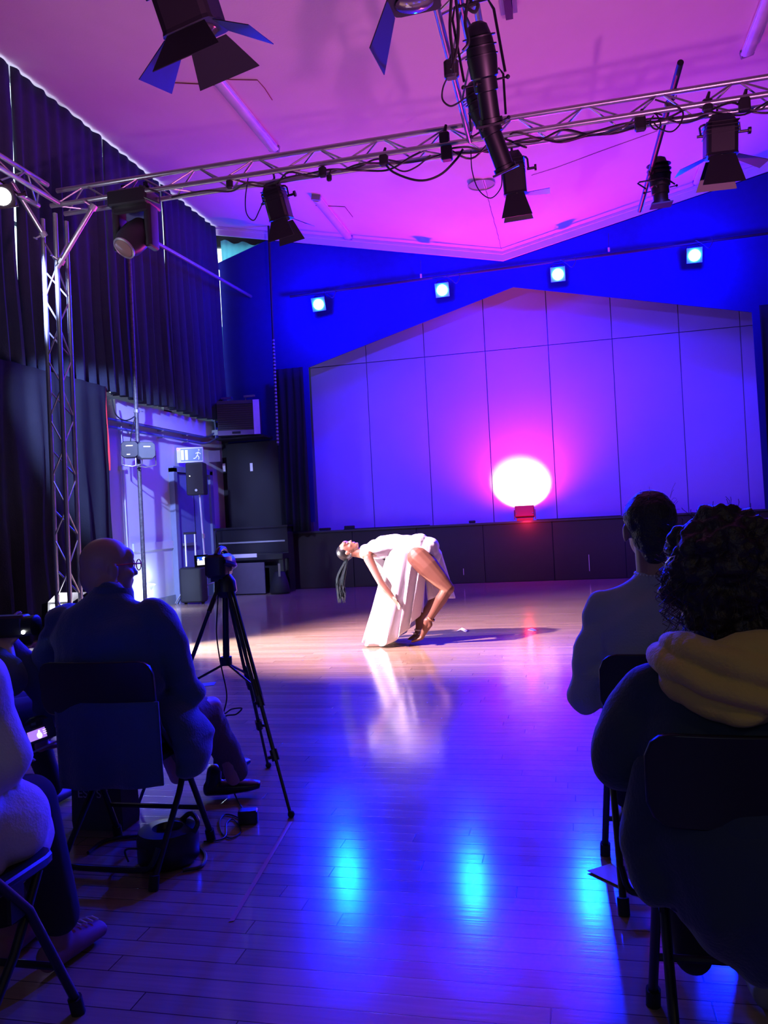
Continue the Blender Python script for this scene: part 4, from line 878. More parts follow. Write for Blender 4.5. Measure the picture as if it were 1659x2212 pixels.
# --- person in the grey sweater
def woman2():
    X0 = .262; t = person('person with dark tied hair in a grey sweater and a bead necklace, seen from behind', (X0, 2.9, 0)); b = MB()
    hc = aty(1402, 1138, 2.92); P, M = head(b, hc, (-.12, 1, -.02), (0, 0, 1), 1.03)
    nb = V((X0 + .01, 2.90, 1.02)); b.cap(hc + V((0, -.02, -.05)), .055, nb, .058)
    b.loft([((X0, 2.86, .50), .15, .11), ((X0, 2.86, .75), .13, .09), ((X0, 2.88, .95), .16, .07), ((X0, 2.90, 1.02), .06, .05)], (1, 0, 0))
    eL = aty(1266, 1505, 2.90); hL = V((eL.x + .06, 3.20, .60)); eR = V((X0 + .25, 2.9, .68)); hR = V((X0 + .10, 3.18, .60))
    for s_, e, h in ((-1, eL, hL), (1, eR, hR)):
        b.chain([(V((X0 + s_ * .16, 2.89, .96)), .042), (e, .036), (h, .024)]); hand(b, h, (.3 * -s_, 1, -.2), (0, 0, -1), .7, .95, s_)
    blob('body', b, skin_t, t, .007, 3)
    gs = mat('grey_sweater', (.34, .36, .42), .9, bump=.3, bscale=150, var=.08, sheen=.2); b = MB()
    b.loft([((X0, 2.86, .50), .19, .14), ((X0, 2.85, .62), .18, .135), ((X0, 2.86, .80), .185, .125), ((X0, 2.875, .93), .20, .105), ((X0 + .0, 2.89, .99), .17, .080), ((X0 + .01, 2.90, 1.035), .075, .066)], (1, 0, 0))
    for s_, e, h in ((-1, eL, hL), (1, eR, hR)):
        sh = V((X0 + s_ * .165, 2.885, .945)); b.chain([(sh, .066), (sh.lerp(e, .5) + V((s_ * .008, 0, .01)), .064), (e, .062), (e.lerp(h, .6), .05)])
    blob('sweater', b, gs, t, .009, 4, fold=lambda c: .012 * noise.noise(V((c.x * 9, c.y * 9, c.z * 13))) + .011 * math.sin(c.z * 62 - (c.x - X0) * 40) * noise.noise(c * 6))
    b = MB(); b.lathe(V((X0 + .012, 2.90, 1.03)), (.03, .05, 1), [(0, .068), (.022, .064), (.030, .060), (.02, .056)], 24); obj('neckband', b, gs, t, smooth=True)
    hm = mat('dark_hair', (.014, .010, .010), .45, bump=.6, bscale=140)
    b = MB(); b.sph(P(0, -.022, .030), (.088, .100, .096), M, 22, 16); b.sph(P(0, -.055, -.03), (.070, .062, .075), M); b.sph(P(0, -.06, -.085), (.045, .04, .04), M); blob('hair', b, hm, t, .006, 3, .005, 30)
    b = MB(); rng = random.Random(4)
    for k in range(60):
        a = rng.uniform(-2.6, -.5); p = P(.086 * math.cos(a) * .9, .0 + .098 * math.sin(a), rng.uniform(-.04, .10)); q = p + M @ V((math.cos(a) * rng.uniform(.006, .03), math.sin(a) * .02, rng.uniform(-.01, .05))); b.tube([p, p.lerp(q, .5) + V((0, 0, .006)), q], .0005, 3)
    o = obj('stray_hairs', b, hm, t)
    b = MB()
    for k in range(34): a = 6.28318 * k / 34; b.sph(V((X0 + .012 + .066 * math.cos(a), 2.90 + .064 * math.sin(a), 1.066 + .006 * math.sin(a))), .0042, nu=6, nv=5)
    obj('necklace', b, mat('beads', (.45, .42, .45), .3, .3), t, label='silvery bead necklace')
    b = MB(); tm = mat('black_trousers', (.02, .018, .024), .9)
    b.sph((X0, 2.88, .54), (.18, .16, .10))
    for s_ in (-1, 1): b.chain([(V((X0 + s_ * .09, 2.90, .54)), .095), (V((X0 + s_ * .11, 3.30, .52)), .07), (V((X0 + s_ * .10, 3.42, .12)), .05)])
    blob('trousers', b, tm, t, .010, 4)
    for s_ in (-1, 1):
        c = V((X0 + s_ * .10, 3.46, .045)); bb = MB(); bb.loft([(c - V((0, .09, 0)), .035, .035), (c, .042, .036), (c + V((0, .12, -.01)), .038, .022)], (1, 0, 0)); blob('shoe', bb, mat('dark_shoe', (.03, .03, .035), .6), t, .008, 3)
woman2()

# --- curly haired person with the mustard hood
def woman1():
    X0 = .352; Y0 = 1.93; t = person('person with dark curly hair and mustard hood over a navy jacket, nearest right', (X0, Y0, 0)); b = MB()
    hc = aty(1560, 1225, Y0 + .02); P, M = head(b, hc, (-.22, 1, -.02), (0, 0, 1), 1.0)
    b.cap(hc + V((0, -.02, -.05)), .055, V((X0, Y0, .94)), .058)
    b.loft([((X0, Y0 - .02, .50), .15, .11), ((X0, Y0 - .02, .72), .13, .09), ((X0, Y0, .88), .16, .07), ((X0, Y0, .95), .06, .05)], (1, 0, 0))
    eL = aty(1345, 1640, Y0 + .02); hL = V((X0 - .10, Y0 + .30, .60)); eR = V((X0 + .28, Y0, .62)); hR = V((X0 + .1, Y0 + .3, .60))
    for s_, e, h in ((-1, eL, hL), (1, eR, hR)):
        b.chain([(V((X0 + s_ * .16, Y0, .88)), .042), (e, .036), (h, .024)]); hand(b, h, (.3 * -s_, 1, -.2), (0, 0, -1), .7, .95, s_)
    blob('body', b, skin_t, t, .007, 3)
    nv = mat('navy_jacket', (.020, .034, .060), .85, bump=.25, bscale=120, var=.12, sheen=.2); b = MB()
    b.loft([((X0 + .01, Y0 - .05, .46), .22, .15), ((X0 + .01, Y0 - .05, .60), .225, .165), ((X0, Y0 - .03, .75), .235, .155), ((X0, Y0 - .015, .86), .225, .130), ((X0, Y0, .925), .18, .10), ((X0, Y0, .965), .10, .08)], (1, 0, 0))
    for s_, e, h in ((-1, eL, hL), (1, eR, hR)):
        sh = V((X0 + s_ * .185, Y0, .865)); b.chain([(sh, .076), (sh.lerp(e, .5) + V((s_ * .01, 0, .01)), .077), (e, .072), (e.lerp(h, .7), .055)])
    blob('jacket', b, nv, t, .009, 4, fold=lambda c: .013 * noise.noise(V((c.x * 8, c.y * 8, c.z * 11))) + .010 * math.sin(c.z * 34 - c.x * 20) * noise.noise(c * 5))
    # coat skirts hanging around the seat
    b = MB(); b.loft([((X0 + .03, Y0 - .09, .70), .20, .085), ((X0 + .02, Y0 - .10, .60), .235, .13), ((X0 + .04, Y0 - .11, .50), .235, .15), ((X0 + .08, Y0 - .11, .45), .21, .13), ((X0 + .13, Y0 - .10, .425), .18, .10)], (1, 0, 0))
    c = aty(1375, 1850, Y0 - .05); b.chain([(V((X0 - .175, Y0 - .06, .70)), .075), (c + V((.03, 0, .04)), .070), (c + V((.035, -.02, -.03)), .062), (V((X0 - .06, Y0 - .1, .50)), .09)]); b.cap(c + V((.03, 0, .03)), .07, V((X0 - .08, Y0 - .1, .58)), .10); blob('coat_skirt', b, nv, t, .010, 4, fold=lambda c: .006 * math.sin(c.x * 60) * min(1, max(0, (.62 - c.z) * 6)))
    mu = mat('mustard_hood', (.62, .44, .10), .9, bump=.3, bscale=130, var=.12, sheen=.2)
    b = MB(); hz_ = .965
    prof = []
    for k in range(17):
        a = math.pi * (k / 16) # from right over the back to left
        r = .155 + .02 * math.sin(a); p = V((X0 + .01 + r * math.cos(a), Y0 - .01 - (r - .03) * math.sin(a), hz_ - .035 * math.sin(a)))
        prof.append((p, .050 + .016 * math.sin(a), .038 + .050 * math.sin(a)))
    for (p, a_, c_), (p2, a2, c2) in zip(prof, prof[1:]):
        b.sph(p, (a_ * .95, a_ * .95, c_), None, 14, 10); b.sph(p.lerp(p2, .5), (a_ * .95, a_ * .95, c_), None, 14, 10)
    b.loft([(V((X0 + .02, Y0 - .12, .99)), .12, .05), (V((X0 + .02, Y0 - .165, .93)), .13, .05), (V((X0 + .03, Y0 - .175, .87)), .09, .032)], (1, 0, 0))
    def hf(c):
        u = (c.z - .93) * 95 + (c.x - X0) * 34 + 1.6 * noise.noise(c * 7); return .011 * (abs(math.sin(u * .5)) * 2 - 1) * (.75 + .6 * noise.noise(c * 5)) + .005 * noise.noise(c * 18)
    hd = blob('hood', b, mu, t, .007, 4, fold=hf)
    b = MB(); b.tube([V((X0 + .065, Y0 - .222, .985)), V((X0 + .075, Y0 - .232, .95)), V((X0 + .085, Y0 - .226, .915))], .0018, 4); obj('hood_seam', b, mat('seam_brown', (.16, .08, .02), .9), hd)
    # hair: curly mass + strands
    hm = mat('curly_hair', (.018, .010, .012), .5, bump=.5, bscale=90); b = MB()
    b.sph(P(0, -.02, .02), (.120, .118, .115), M, 24, 16); b.sph(P(0, -.04, -.07), (.118, .085, .10), M); b.sph(P(.02, -.04, -.13), (.10, .07, .07), M); b.sph(P(-.085, .0, -.03), (.045, .06, .06), M)
    blob('hair', b, hm, t, .006, 2, .026, 22)
    rng = random.Random(11); b = MB()
    for k in range(520):
        u = rng.uniform(-.75, 1); a = rng.uniform(0, 6.283); rr = math.sqrt(max(0, 1 - u * u)); d = V((rr * math.cos(a), rr * math.sin(a), u))
        if d.y > .5: continue
        p = P(d.x * .112, -.02 + d.y * .108, -.015 + d.z * .125); L = rng.uniform(.02, .065); dd = M @ d; pts = []
        w_ = V((rng.gauss(0, 1), rng.gauss(0, 1), rng.gauss(0, 1))).normalized(); fr = rng.uniform(60, 130); g_ = -.5 if d.z < .2 else rng.uniform(-.2, .25)
        s2 = dd.cross(w_).normalized()
        for i in range(8):
            s = i / 7; pts.append(p + dd * L * s * .7 + V((0, 0, g_ * L * s * 1.3)) + w_ * .006 * math.sin(fr * L * s + k) + s2 * .006 * math.cos(fr * L * s + k))
        b.tube(pts, .0007, 3)
    o = obj('hair_strands', b, hm, t)
    # side curls down the left cheek onto the hood
    b = MB()
    for k in range(46):
        p = aty(rng.uniform(1418, 1475), rng.uniform(1180, 1290), Y0 - .02 + rng.uniform(-.03, .05)); pts = []; L = rng.uniform(.07, .13); ph = rng.uniform(0, 6)
        for i in range(12): s = i / 11; pts.append(p + V((.010 * math.sin(18 * s + ph) + .018 * s, .008 * math.cos(18 * s + ph) - .02 * s, -L * s)))
        b.tube(pts, .0009, 3)
    obj('side_curls', b, mat('auburn_hair', (.05, .015, .03), .5), t)
    c = aty(1446, 1214, Y0 - .10); u_ = V((.022, 0, .026)); b = MB()
    b.tube([aty(px, py, Y0 - .115) for px, py in ((1436, 1226), (1438, 1216), (1448, 1204), (1458, 1201), (1456, 1208), (1446, 1219), (1438, 1228))], .0016, 6, closed=True); obj('hair_clip', b, mat('silver', (.7, .7, .72), .25, .9), t, label='silver snap hair clip')
    b = MB(); b.sph((X0, Y0 - .02, .53), (.19, .16, .10)); tm = MATS['black_trousers']
    for s_ in (-1, 1): b.chain([(V((X0 + s_ * .09, Y0, .53)), .095), (V((X0 + s_ * .11, Y0 + .42, .51)), .07), (V((X0 + s_ * .10, Y0 + .28, .13)), .05)])
    blob('trousers', b, tm, t, .010, 4)
    gm = mat('grey_sneaker', (.24, .25, .25), .7)
    for s_ in (-1, 1):
        c = V((X0 + (.115 if s_ == 1 else .085 - .05), Y0 + (.20), .05)); 
        if s_ == 1: c = atz(1640, 2105, .05)
        else: c = c + V((.10, .12, 0))
        bb = MB(); bb.loft([(c - V((0, .09, 0)), .036, .040), (c, .042, .040), (c + V((0, .12, -.015)), .038, .024)], (1, 0, 0)); bb.cap(c - V((0, .05, 0)), .036, c + V((0, -.05, .05)), .036); s = blob('shoe', bb, gm, t, .006, 3)
woman1()

# --- person at the lower left in a pale coat lit violet
def left_person():
    t = person('person in a pale coat and pink sneakers cut off by the left edge', (-1.6, 1.75, 0)); b = MB(); P_ = lambda px, py, y: aty(px, py, y)
    pel = V((-1.62, 1.72, .56)); sh = V((-1.64, 1.74, 1.00)); hc = V((-1.64, 1.78, 1.22)); hp = V((-1.64, 2.02, .66))
    head(b, hc, (.1, 1, 0), (0, 0, 1)); b.cap(hc - V((0, .02, .05)), .055, V((-1.64, 1.75, 1.02)), .058)
    b.loft([(pel, .14, .10), (V((-1.63, 1.72, .8)), .14, .09), (sh, .16, .07)], (1, 0, 0))
    el = P_(2, 1640, 1.80); eL = V((-1.92, 1.80, .68)); hL = V((-1.74, 2.04, .66)); kn = V((-1.60, 2.08, .52)); an = V((-1.56, 2.14, .13)); kL = V((-1.75, 2.10, .52)); aL = V((-1.76, 2.16, .13))
    b.chain([(sh + V((.17, 0, -.05)), .045), (el, .038), (hp, .026)]); hand(b, hp, (-.3, 1, -.1), (0, 0, -1), .7); b.chain([(sh + V((-.17, 0, -.05)), .045), (eL, .038), (hL, .026)]); hand(b, hL, (.3, 1, -.1), (0, 0, -1), .7, 1, -1)
    b.chain([(pel + V((.08, 0, 0)), .08), (kn, .055), (an, .036)]); b.chain([(pel - V((.08, 0, 0)), .08), (kL, .055), (aL, .036)])
    blob('body', b, skin_p, t, .008, 3)
    cm = mat('pale_coat', (.62, .55, .62), .85, bump=.2, bscale=140, var=.06, sheen=.2)
    b = MB(); b.loft([(pel + V((0, 0, -.10)), .20, .15), (V((-1.63, 1.72, .74)), .19, .14), (sh + V((0, 0, -.06)), .21, .11), (sh + V((0, 0, .04)), .09, .08)], (1, 0, 0))
    b.chain([(sh + V((.17, 0, -.06)), .080), (P_(-45, 1545, 1.78), .082), (el, .080), (el.lerp(hp, .6), .055)]); b.chain([(sh + V((-.17, 0, -.06)), .080), (eL, .078), (eL.lerp(hL, .7), .05)])
    A = P_(30, 1800, 1.95)
    b.chain([(pel + V((.05, 0, .0)), .13), (P_(5, 1780, 1.85), .118), (A, .105), (P_(45, 1815, 2.02), .092)]); b.chain([(A, .10), (P_(18, 1865, 1.93), .072), (P_(-60, 1880, 1.85), .075)])
    blob('coat', b, cm, t, .009, 5, fold=lambda c: .006 * noise.noise(V((c.x * 8, c.y * 8, c.z * 9))) + .003 * math.sin(c.x * 60 + c.z * 20))
    b = MB(); b.sph(pel, (.17, .14, .10))
    for k_, a_ in ((kn, an), (kL, aL)): b.chain([(pel, .09), (k_, .080), (a_ + V((0, 0, .03)), .062)])
    blob('trousers', b, MATS['black_trousers'], t, .009, 3)
    pk_ = mat('pink_sneaker', (.26, .11, .17), .7)
    for a_, d_ in ((an, V((.15, 1, 0))), (aL, V((-.1, 1, 0)))):
        sh1 = V((a_.x, a_.y + .05, .05)); d_ = d_.normalized(); s2 = d_.cross(V((0, 0, 1))); b = MB()
        b.loft([(sh1 - d_ * .10, .036, .04), (sh1, .042, .042), (sh1 + d_ * .12 - V((0, 0, .015)), .038, .026)], s2); b.cap(sh1 - d_ * .05, .038, sh1 - d_ * .05 + V((0, 0, .08)), .040)
        s = blob('shoe', b, pk_, t, .006, 3)
        for k in range(4): c = sh1 + d_ * (.02 + .025 * k) + V((0, 0, .046 - .006 * k)); obj('lace', MB().tube([c - s2 * .025, c + V((0, 0, .006)), c + s2 * .025], .003, 5), paper, s)
left_person()

# --- person holding up a camera, left edge
def camera_person():
    t = person('person holding a black camera up at the left edge, mostly out of frame', (-2.45, 2.75, 0)); b = MB()
    cc = aty(22, 1352, 2.80); pel = V((-2.52, 2.80, .55)); sh = V((-2.48, 2.80, .98)); hc = V((-2.50, 2.86, 1.20)); head(b, hc, (.5, .85, 0), (0, 0, 1)); b.cap(hc - V((0, 0, .05)), .055, V((-2.49, 2.82, 1.0)), .058)
    b.loft([(pel, .15, .11), (V((-2.5, 2.8, .8)), .14, .1), (sh, .16, .08)], (1, 0, 0))
    el = aty(22, 1468, 2.72); w = cc + V((-.015, -.01, -.085)); b.chain([(sh + V((.15, 0, -.03)), .045), (el, .040), (w, .028)]); hand(b, w, (.0, .1, 1), (.2, 1, 0), .8, 1.0, 1)
    e2 = aty(105, 1500, 2.95); h2 = aty(88, 1612, 3.0); b.chain([(sh + V((.12, .05, -.03)), .045), (e2, .038), (h2, .026)]); hand(b, h2, (.5, .8, -.1), (0, 0, 1), .6)
    blob('body', b, mat('rosy_skin', (.32, .16, .15), .5), t, .007, 3)
    dn = mat('denim_shirt', (.055, .065, .13), .85, bump=.2, bscale=120); b = MB()
    b.loft([(pel, .19, .14), (V((-2.5, 2.8, .8)), .18, .13), (sh, .19, .10), (sh + V((0, 0, .06)), .09, .08)], (1, 0, 0))
    b.chain([(sh + V((.15, 0, -.04)), .075), (sh.lerp(el, .6), .070), (el, .068), (el.lerp(w, .25), .060)]); b.chain([(sh + V((.12, .05, -.04)), .07), (e2, .058), (e2.lerp(h2, .7), .045)])
    blob('shirt', b, dn, t, .009, 4, .006, 14); b = MB()
    for s_ in (-1, 1): b.chain([(pel + V((s_ * .09, 0, -.01)), .09), (V((-2.40 + s_ * .1, 3.25, .52)), .07), (V((-2.38 + s_ * .1, 3.40, .10)), .05)])
    b.sph(pel, (.18, .15, .1)); blob('trousers', b, MATS['black_trousers'], t, .010, 3)
    for s_ in (-1, 1): c = V((-2.38 + s_ * .1, 3.44, .045)); bb = MB().loft([(c - V((0, .09, 0)), .035, .035), (c + V((0, .11, -.01)), .038, .022)], (1, 0, 0)); blob('shoe', bb, MATS['dark_shoe'], t, .008, 3)
    k = thing('handheld_camera', 'black camera held up in a hand at the left edge', 'camera', cc); Rm = Matrix.Rotation(R_(10), 3, 'Z')
    obj('camera_body', MB().bev(cc, (.15, .08, .085), .02, Rm), plastic, k, smooth=True); obj('lens_barrel', MB().lathe(cc + V((.07, .0, 0)), (1, .1, -.02), [(0, .038), (.045, .042), (.05, .034)], 20), plastic, k, smooth=True)
    obj('strap', MB().tube(arc([cc + V((-.07, 0, -.03)), cc + V((-.05, -.02, -.12)), cc + V((.02, -.02, -.15))]), .006, 6), matte, k)
    obj('record_lamp', MB().sph(cc + V((.085, -.035, -.022)), .008, nu=8, nv=6), mat('lamp_white', (1, 1, 1), .4, emit=(1, 1, 1), es=10, var=0), k)
    # second device with a lit picture
    c = aty(84, 1583, 2.86); d = thing('camera_with_screen', 'small camera with a lit screen showing the dancer, low at the left', 'camera', c); n_ = (EYE - c).normalized(); Rm = frame3(n_, V((-.30, 0, 1)))
    Q = lambda a, e, z: c + Rm @ V((a, e, z))
    obj('camera_body', MB().box(Q(0, -.025, .004), (.125, .04, .080), Rm).sph(Q(.0, -.03, .035), (.05, .03, .035), Rm), plastic, d)
    obj('screen', MB().box(Q(.008, -.002, -.004), (.068, .003, .040), Rm), mat('screen_violet', (.1, .1, .1), .3, emit=(.42, .20, .85), es=1.1, var=0), d, label='lit violet screen')
    obj('screen_figure', MB().sph(Q(.0, .001, -.010), (.010, .001, .013), Rm, 10, 8).sph(Q(-.002, .001, .006), (.004, .001, .005), Rm, 8, 6), mat('screen_white', (1, 1, 1), .3, emit=(1, .92, .85), es=1.6, var=0), d)
    obj('screen_icons', MB().box(Q(-.022, .001, .006), (.012, .001, .002), Rm).box(Q(-.022, .001, -.002), (.012, .001, .002), Rm).box(Q(-.022, .001, -.010), (.012, .001, .002), Rm), MATS['screen_white'], d)
    b = MB().box(aty(100, 1612, 2.9), (.16, .10, .008), Matrix.Rotation(R_(-22), 3, 'Y')); tag(obj('notebook', b, mat('violet_paper', (.35, .33, .5), .7)), 'pale notebook edge lying below the lit camera screen', 'notebook')
camera_person()

# --- dancer bending backwards
def dancer():
    YD = 8.15; D = lambda px, py, dy=0: aty(px, py, YD + dy)
    t = person('dancer in a white dress bending backwards on tiptoe on the dance floor', (-1.7, YD, 0)); b = MB()
    hc = D(752, 1188); fw = V((.18, -.28, 1)); up = V((-1, -.02, -.02)); P, M = head(b, hc, fw, up, .96)
    neck = D(790, 1197); b.cap(hc + M @ V((0, -.015, -.05)), .050, neck, .052)
    # torso arching: shoulders, ribs, waist, pelvis
    b.loft([(D(787, 1198), .085, .055), (D(803, 1193), .165, .075), (D(828, 1182), .150, .105), (D(855, 1177), .122, .095), (D(882, 1183), .140, .105), (D(905, 1197), .150, .115), (D(918, 1212), .12, .09)], (0, 1, 0))
    # near arm
    shN = D(796, 1207, -.16); eN = D(822, 1258, -.26); wN = D(848, 1290, -.30); b.chain([(shN, .050), (shN.lerp(eN, .5), .043), (eN, .036), (eN.lerp(wN, .45), .034), (wN, .024)]); hand(b, wN, wN - eN, (.3, -.2, -.5), .35, .95, 1)
    shF = D(796, 1205, .18); eF = D(828, 1235, .34); wF = D(822, 1275, .42); b.chain([(shF, .048), (eF, .036), (wF, .024)]); hand(b, wF, wF - eF, (.2, .5, -.5), .35, .95, -1)
    # near leg
    def leg(hip, knee, ank, ball, toe, k=1):
        b.chain([(hip, .120 * k), (hip.lerp(knee, .35), .116 * k), (hip.lerp(knee, .75), .088 * k), (knee, .064 * k)])
        mid = knee.lerp(ank, .30) + V((-.012, 0, -.012)); b.chain([(knee, .056 * k), (mid, .060 * k), (knee.lerp(ank, .7), .042 * k), (ank, .032 * k)])
        b.chain([(ank + V((-.02, 0, -.005)), .032), (ank.lerp(ball, .5), .030), (ball, .028), (toe, .016)]); heel = ank + V((.012, .0, -.045)); b.cap(ank, .030, heel, .026); b.cap(heel, .024, ball, .022)
        for q in range(5): s_ = (q - 2) * .015; b.chain([(ball + V((0, s_, -.004)), .012), (toe + V((-.012, s_ * 1.1, 0)), .010 + (.003 if q == 4 else 0))])
    leg(D(904, 1203, -.10), D(968, 1271, -.16), D(926, 1340, -.12), D(910, 1377, -.12), D(893, 1385, -.12))
    leg(D(904, 1203, .10), D(958, 1262, .20), D(908, 1338, .10), D(900, 1372, .06), D(886, 1380, .06), .95)
    blob('body', b, skin_d, t, .007, 3)
    # closed eyes, brows, lips
    dk = mat('lash_black', (.01, .008, .008), .5); f = MB()
    for s_ in (-1, 1):
        f.tube([P(s_ * .018, .090, .004), P(s_ * .030, .093, -.001), P(s_ * .042, .087, .003)], .0018, 5); f.tube([P(s_ * .014, .092, .026), P(s_ * .030, .093, .032), P(s_ * .046, .083, .026)], .0025, 5)
    obj('eyelashes', f, dk, t); obj('lips', MB().sph(P(0, .095, -.056), (.019, .004, .005), M).sph(P(0, .094, -.064), (.016, .004, .006), M), mat('lip_rose', (.35, .10, .09), .4), t)
    hm = mat('sleek_hair', (.006, .006, .008), .3, bump=.2, bscale=60)
    b = MB(); b.sph(P(0, -.030, .032), (.083, .090, .094), M, 22, 16); b.sph(P(0, -.095, .02), (.038, .040, .040), M); blob('hair', b, hm, t, .006, 3)
    b = MB(); rng = random.Random(3)
    for k in range(120):
        a = rng.uniform(0, 6.28); r = rng.uniform(0, 1) ** .5; w = .014 + .010 * r; p0 = D(749 + rng.uniform(-3, 3), 1208, .03 * rng.uniform(-1, 1)); e = D(740 + rng.uniform(-11, 9), rng.uniform(1276, 1304), rng.uniform(-.05, .05)); mpt = D(735 + rng.uniform(-9, 10), 1252, rng.uniform(-.04, .04))
        b.tube(arc([p0, mpt, e], 4), [.0045] * 8 + [.001], 4)
    obj('ponytail', b, mat('teal_black_hair', (.006, .016, .022), .4), t)
    # earring + anklets + straps
    obj('earring', MB().sph(P(.085, -.01, -.05), .006, nu=8, nv=6), steel, t)
    ak = D(930, 1338, -.12); obj('anklet', MB().lathe(ak, (D(968, 1271, -.16) - ak), [(0, .042), (.008, .044), (.016, .042), (.008, .037)], 20), mat('anklet_tan', (.35, .17, .08), .5), t)
    f_ = MB()
    for i in range(3): f_.lathe(D(902 - 2 * i, 1362 + 8 * i, .07), V((.15, 0, 1)), [(0, .034), (.006, .036), (.012, .034)], 16)
    obj('foot_strap', f_, mat('strap_white', (.75, .70, .62), .6), t)
    # dress: bodice, hip drape, skirt, back panel
    dress = mat('white_dress', (.72, .70, .75), .75, bump=.15, bscale=60, var=.02, sheen=.2)
    b = MB(); b.loft([(D(785, 1192), .10, .066), (D(800, 1190), .165, .086), (D(828, 1182), .166, .122), (D(855, 1177), .145, .112), (D(884, 1181), .160, .118), (D(908, 1192), .170, .125), (D(926, 1203), .15, .105)], (0, 1, 0))
    b.sph(D(905, 1175), (.115, .16, .11)); b.sph(D(925, 1185, .0), (.12, .15, .12)); b.sph(D(938, 1198, .05), (.075, .13, .10))
    wv = lambda c: .010 * math.sin(c.x * 40 + c.z * 55 + 2 * math.sin(c.y * 9)) * (.5 + noise.noise(c * 4)) + .006 * noise.noise(c * 14)
    bd = blob('bodice', b, dress, t, .009, 3, fold=wv)
    def cloth(name, T, H, dyT, dyH, rip, n=90, m=26, closed=True, fl=9, seed=0, cy=0):
        bb = MB(); T = arc([D(*p) for p in T], 8); H = arc([D(*p) for p in H], 8)
        def at(L, u): u = min(max(u, 0), 1) * (len(L) - 1); i = min(int(u), len(L) - 2); return L[i].lerp(L[i + 1], u - i)
        for j in range(m + 1):
            s = j / m
            for i in range(n):
                a = 6.28318 * i / n; u = .5 - .5 * math.cos(a); q = at(T, u).lerp(at(H, u), s); dy = math.sin(a) * (dyT * (1 - s) + dyH * s)
                rp = rip * (.25 + s) * math.sin(fl * a + 1.5 * math.sin(3 * a + seed) + s * 1.4); q = q + V((rp * .35, -dy + rp * .9 + cy, 0)); q.z -= .012 * math.sin(3.14 * s) * math.sin(5 * a)
                bb.v.append(q)
        for j in range(m):
            for i in range(n): a = j * n + i; c = j * n + (i + 1) % n; bb.f.append((a, c, c + n, a + n))
        return obj(name, bb, dress, t, smooth=True, solid=.004)
    cloth('skirt', [(840, 1186), (860, 1184), (890, 1188), (925, 1195)], [(788, 1384), (815, 1389), (848, 1384), (880, 1362), (912, 1322)], .15, .26, .030, fl=11)
    cloth('skirt_side', [(905, 1190), (925, 1192), (948, 1196)], [(920, 1300), (945, 1290), (978, 1296)], .10, .14, .016, n=60, m=18, fl=7, seed=2, cy=.16)
    cloth('shoulder_drape', [(786, 1196), (800, 1198), (818, 1200)], [(818, 1238), (838, 1236), (862, 1222)], .10, .08, .008, n=50, m=14, fl=6, seed=1, cy=.04)
dancer()

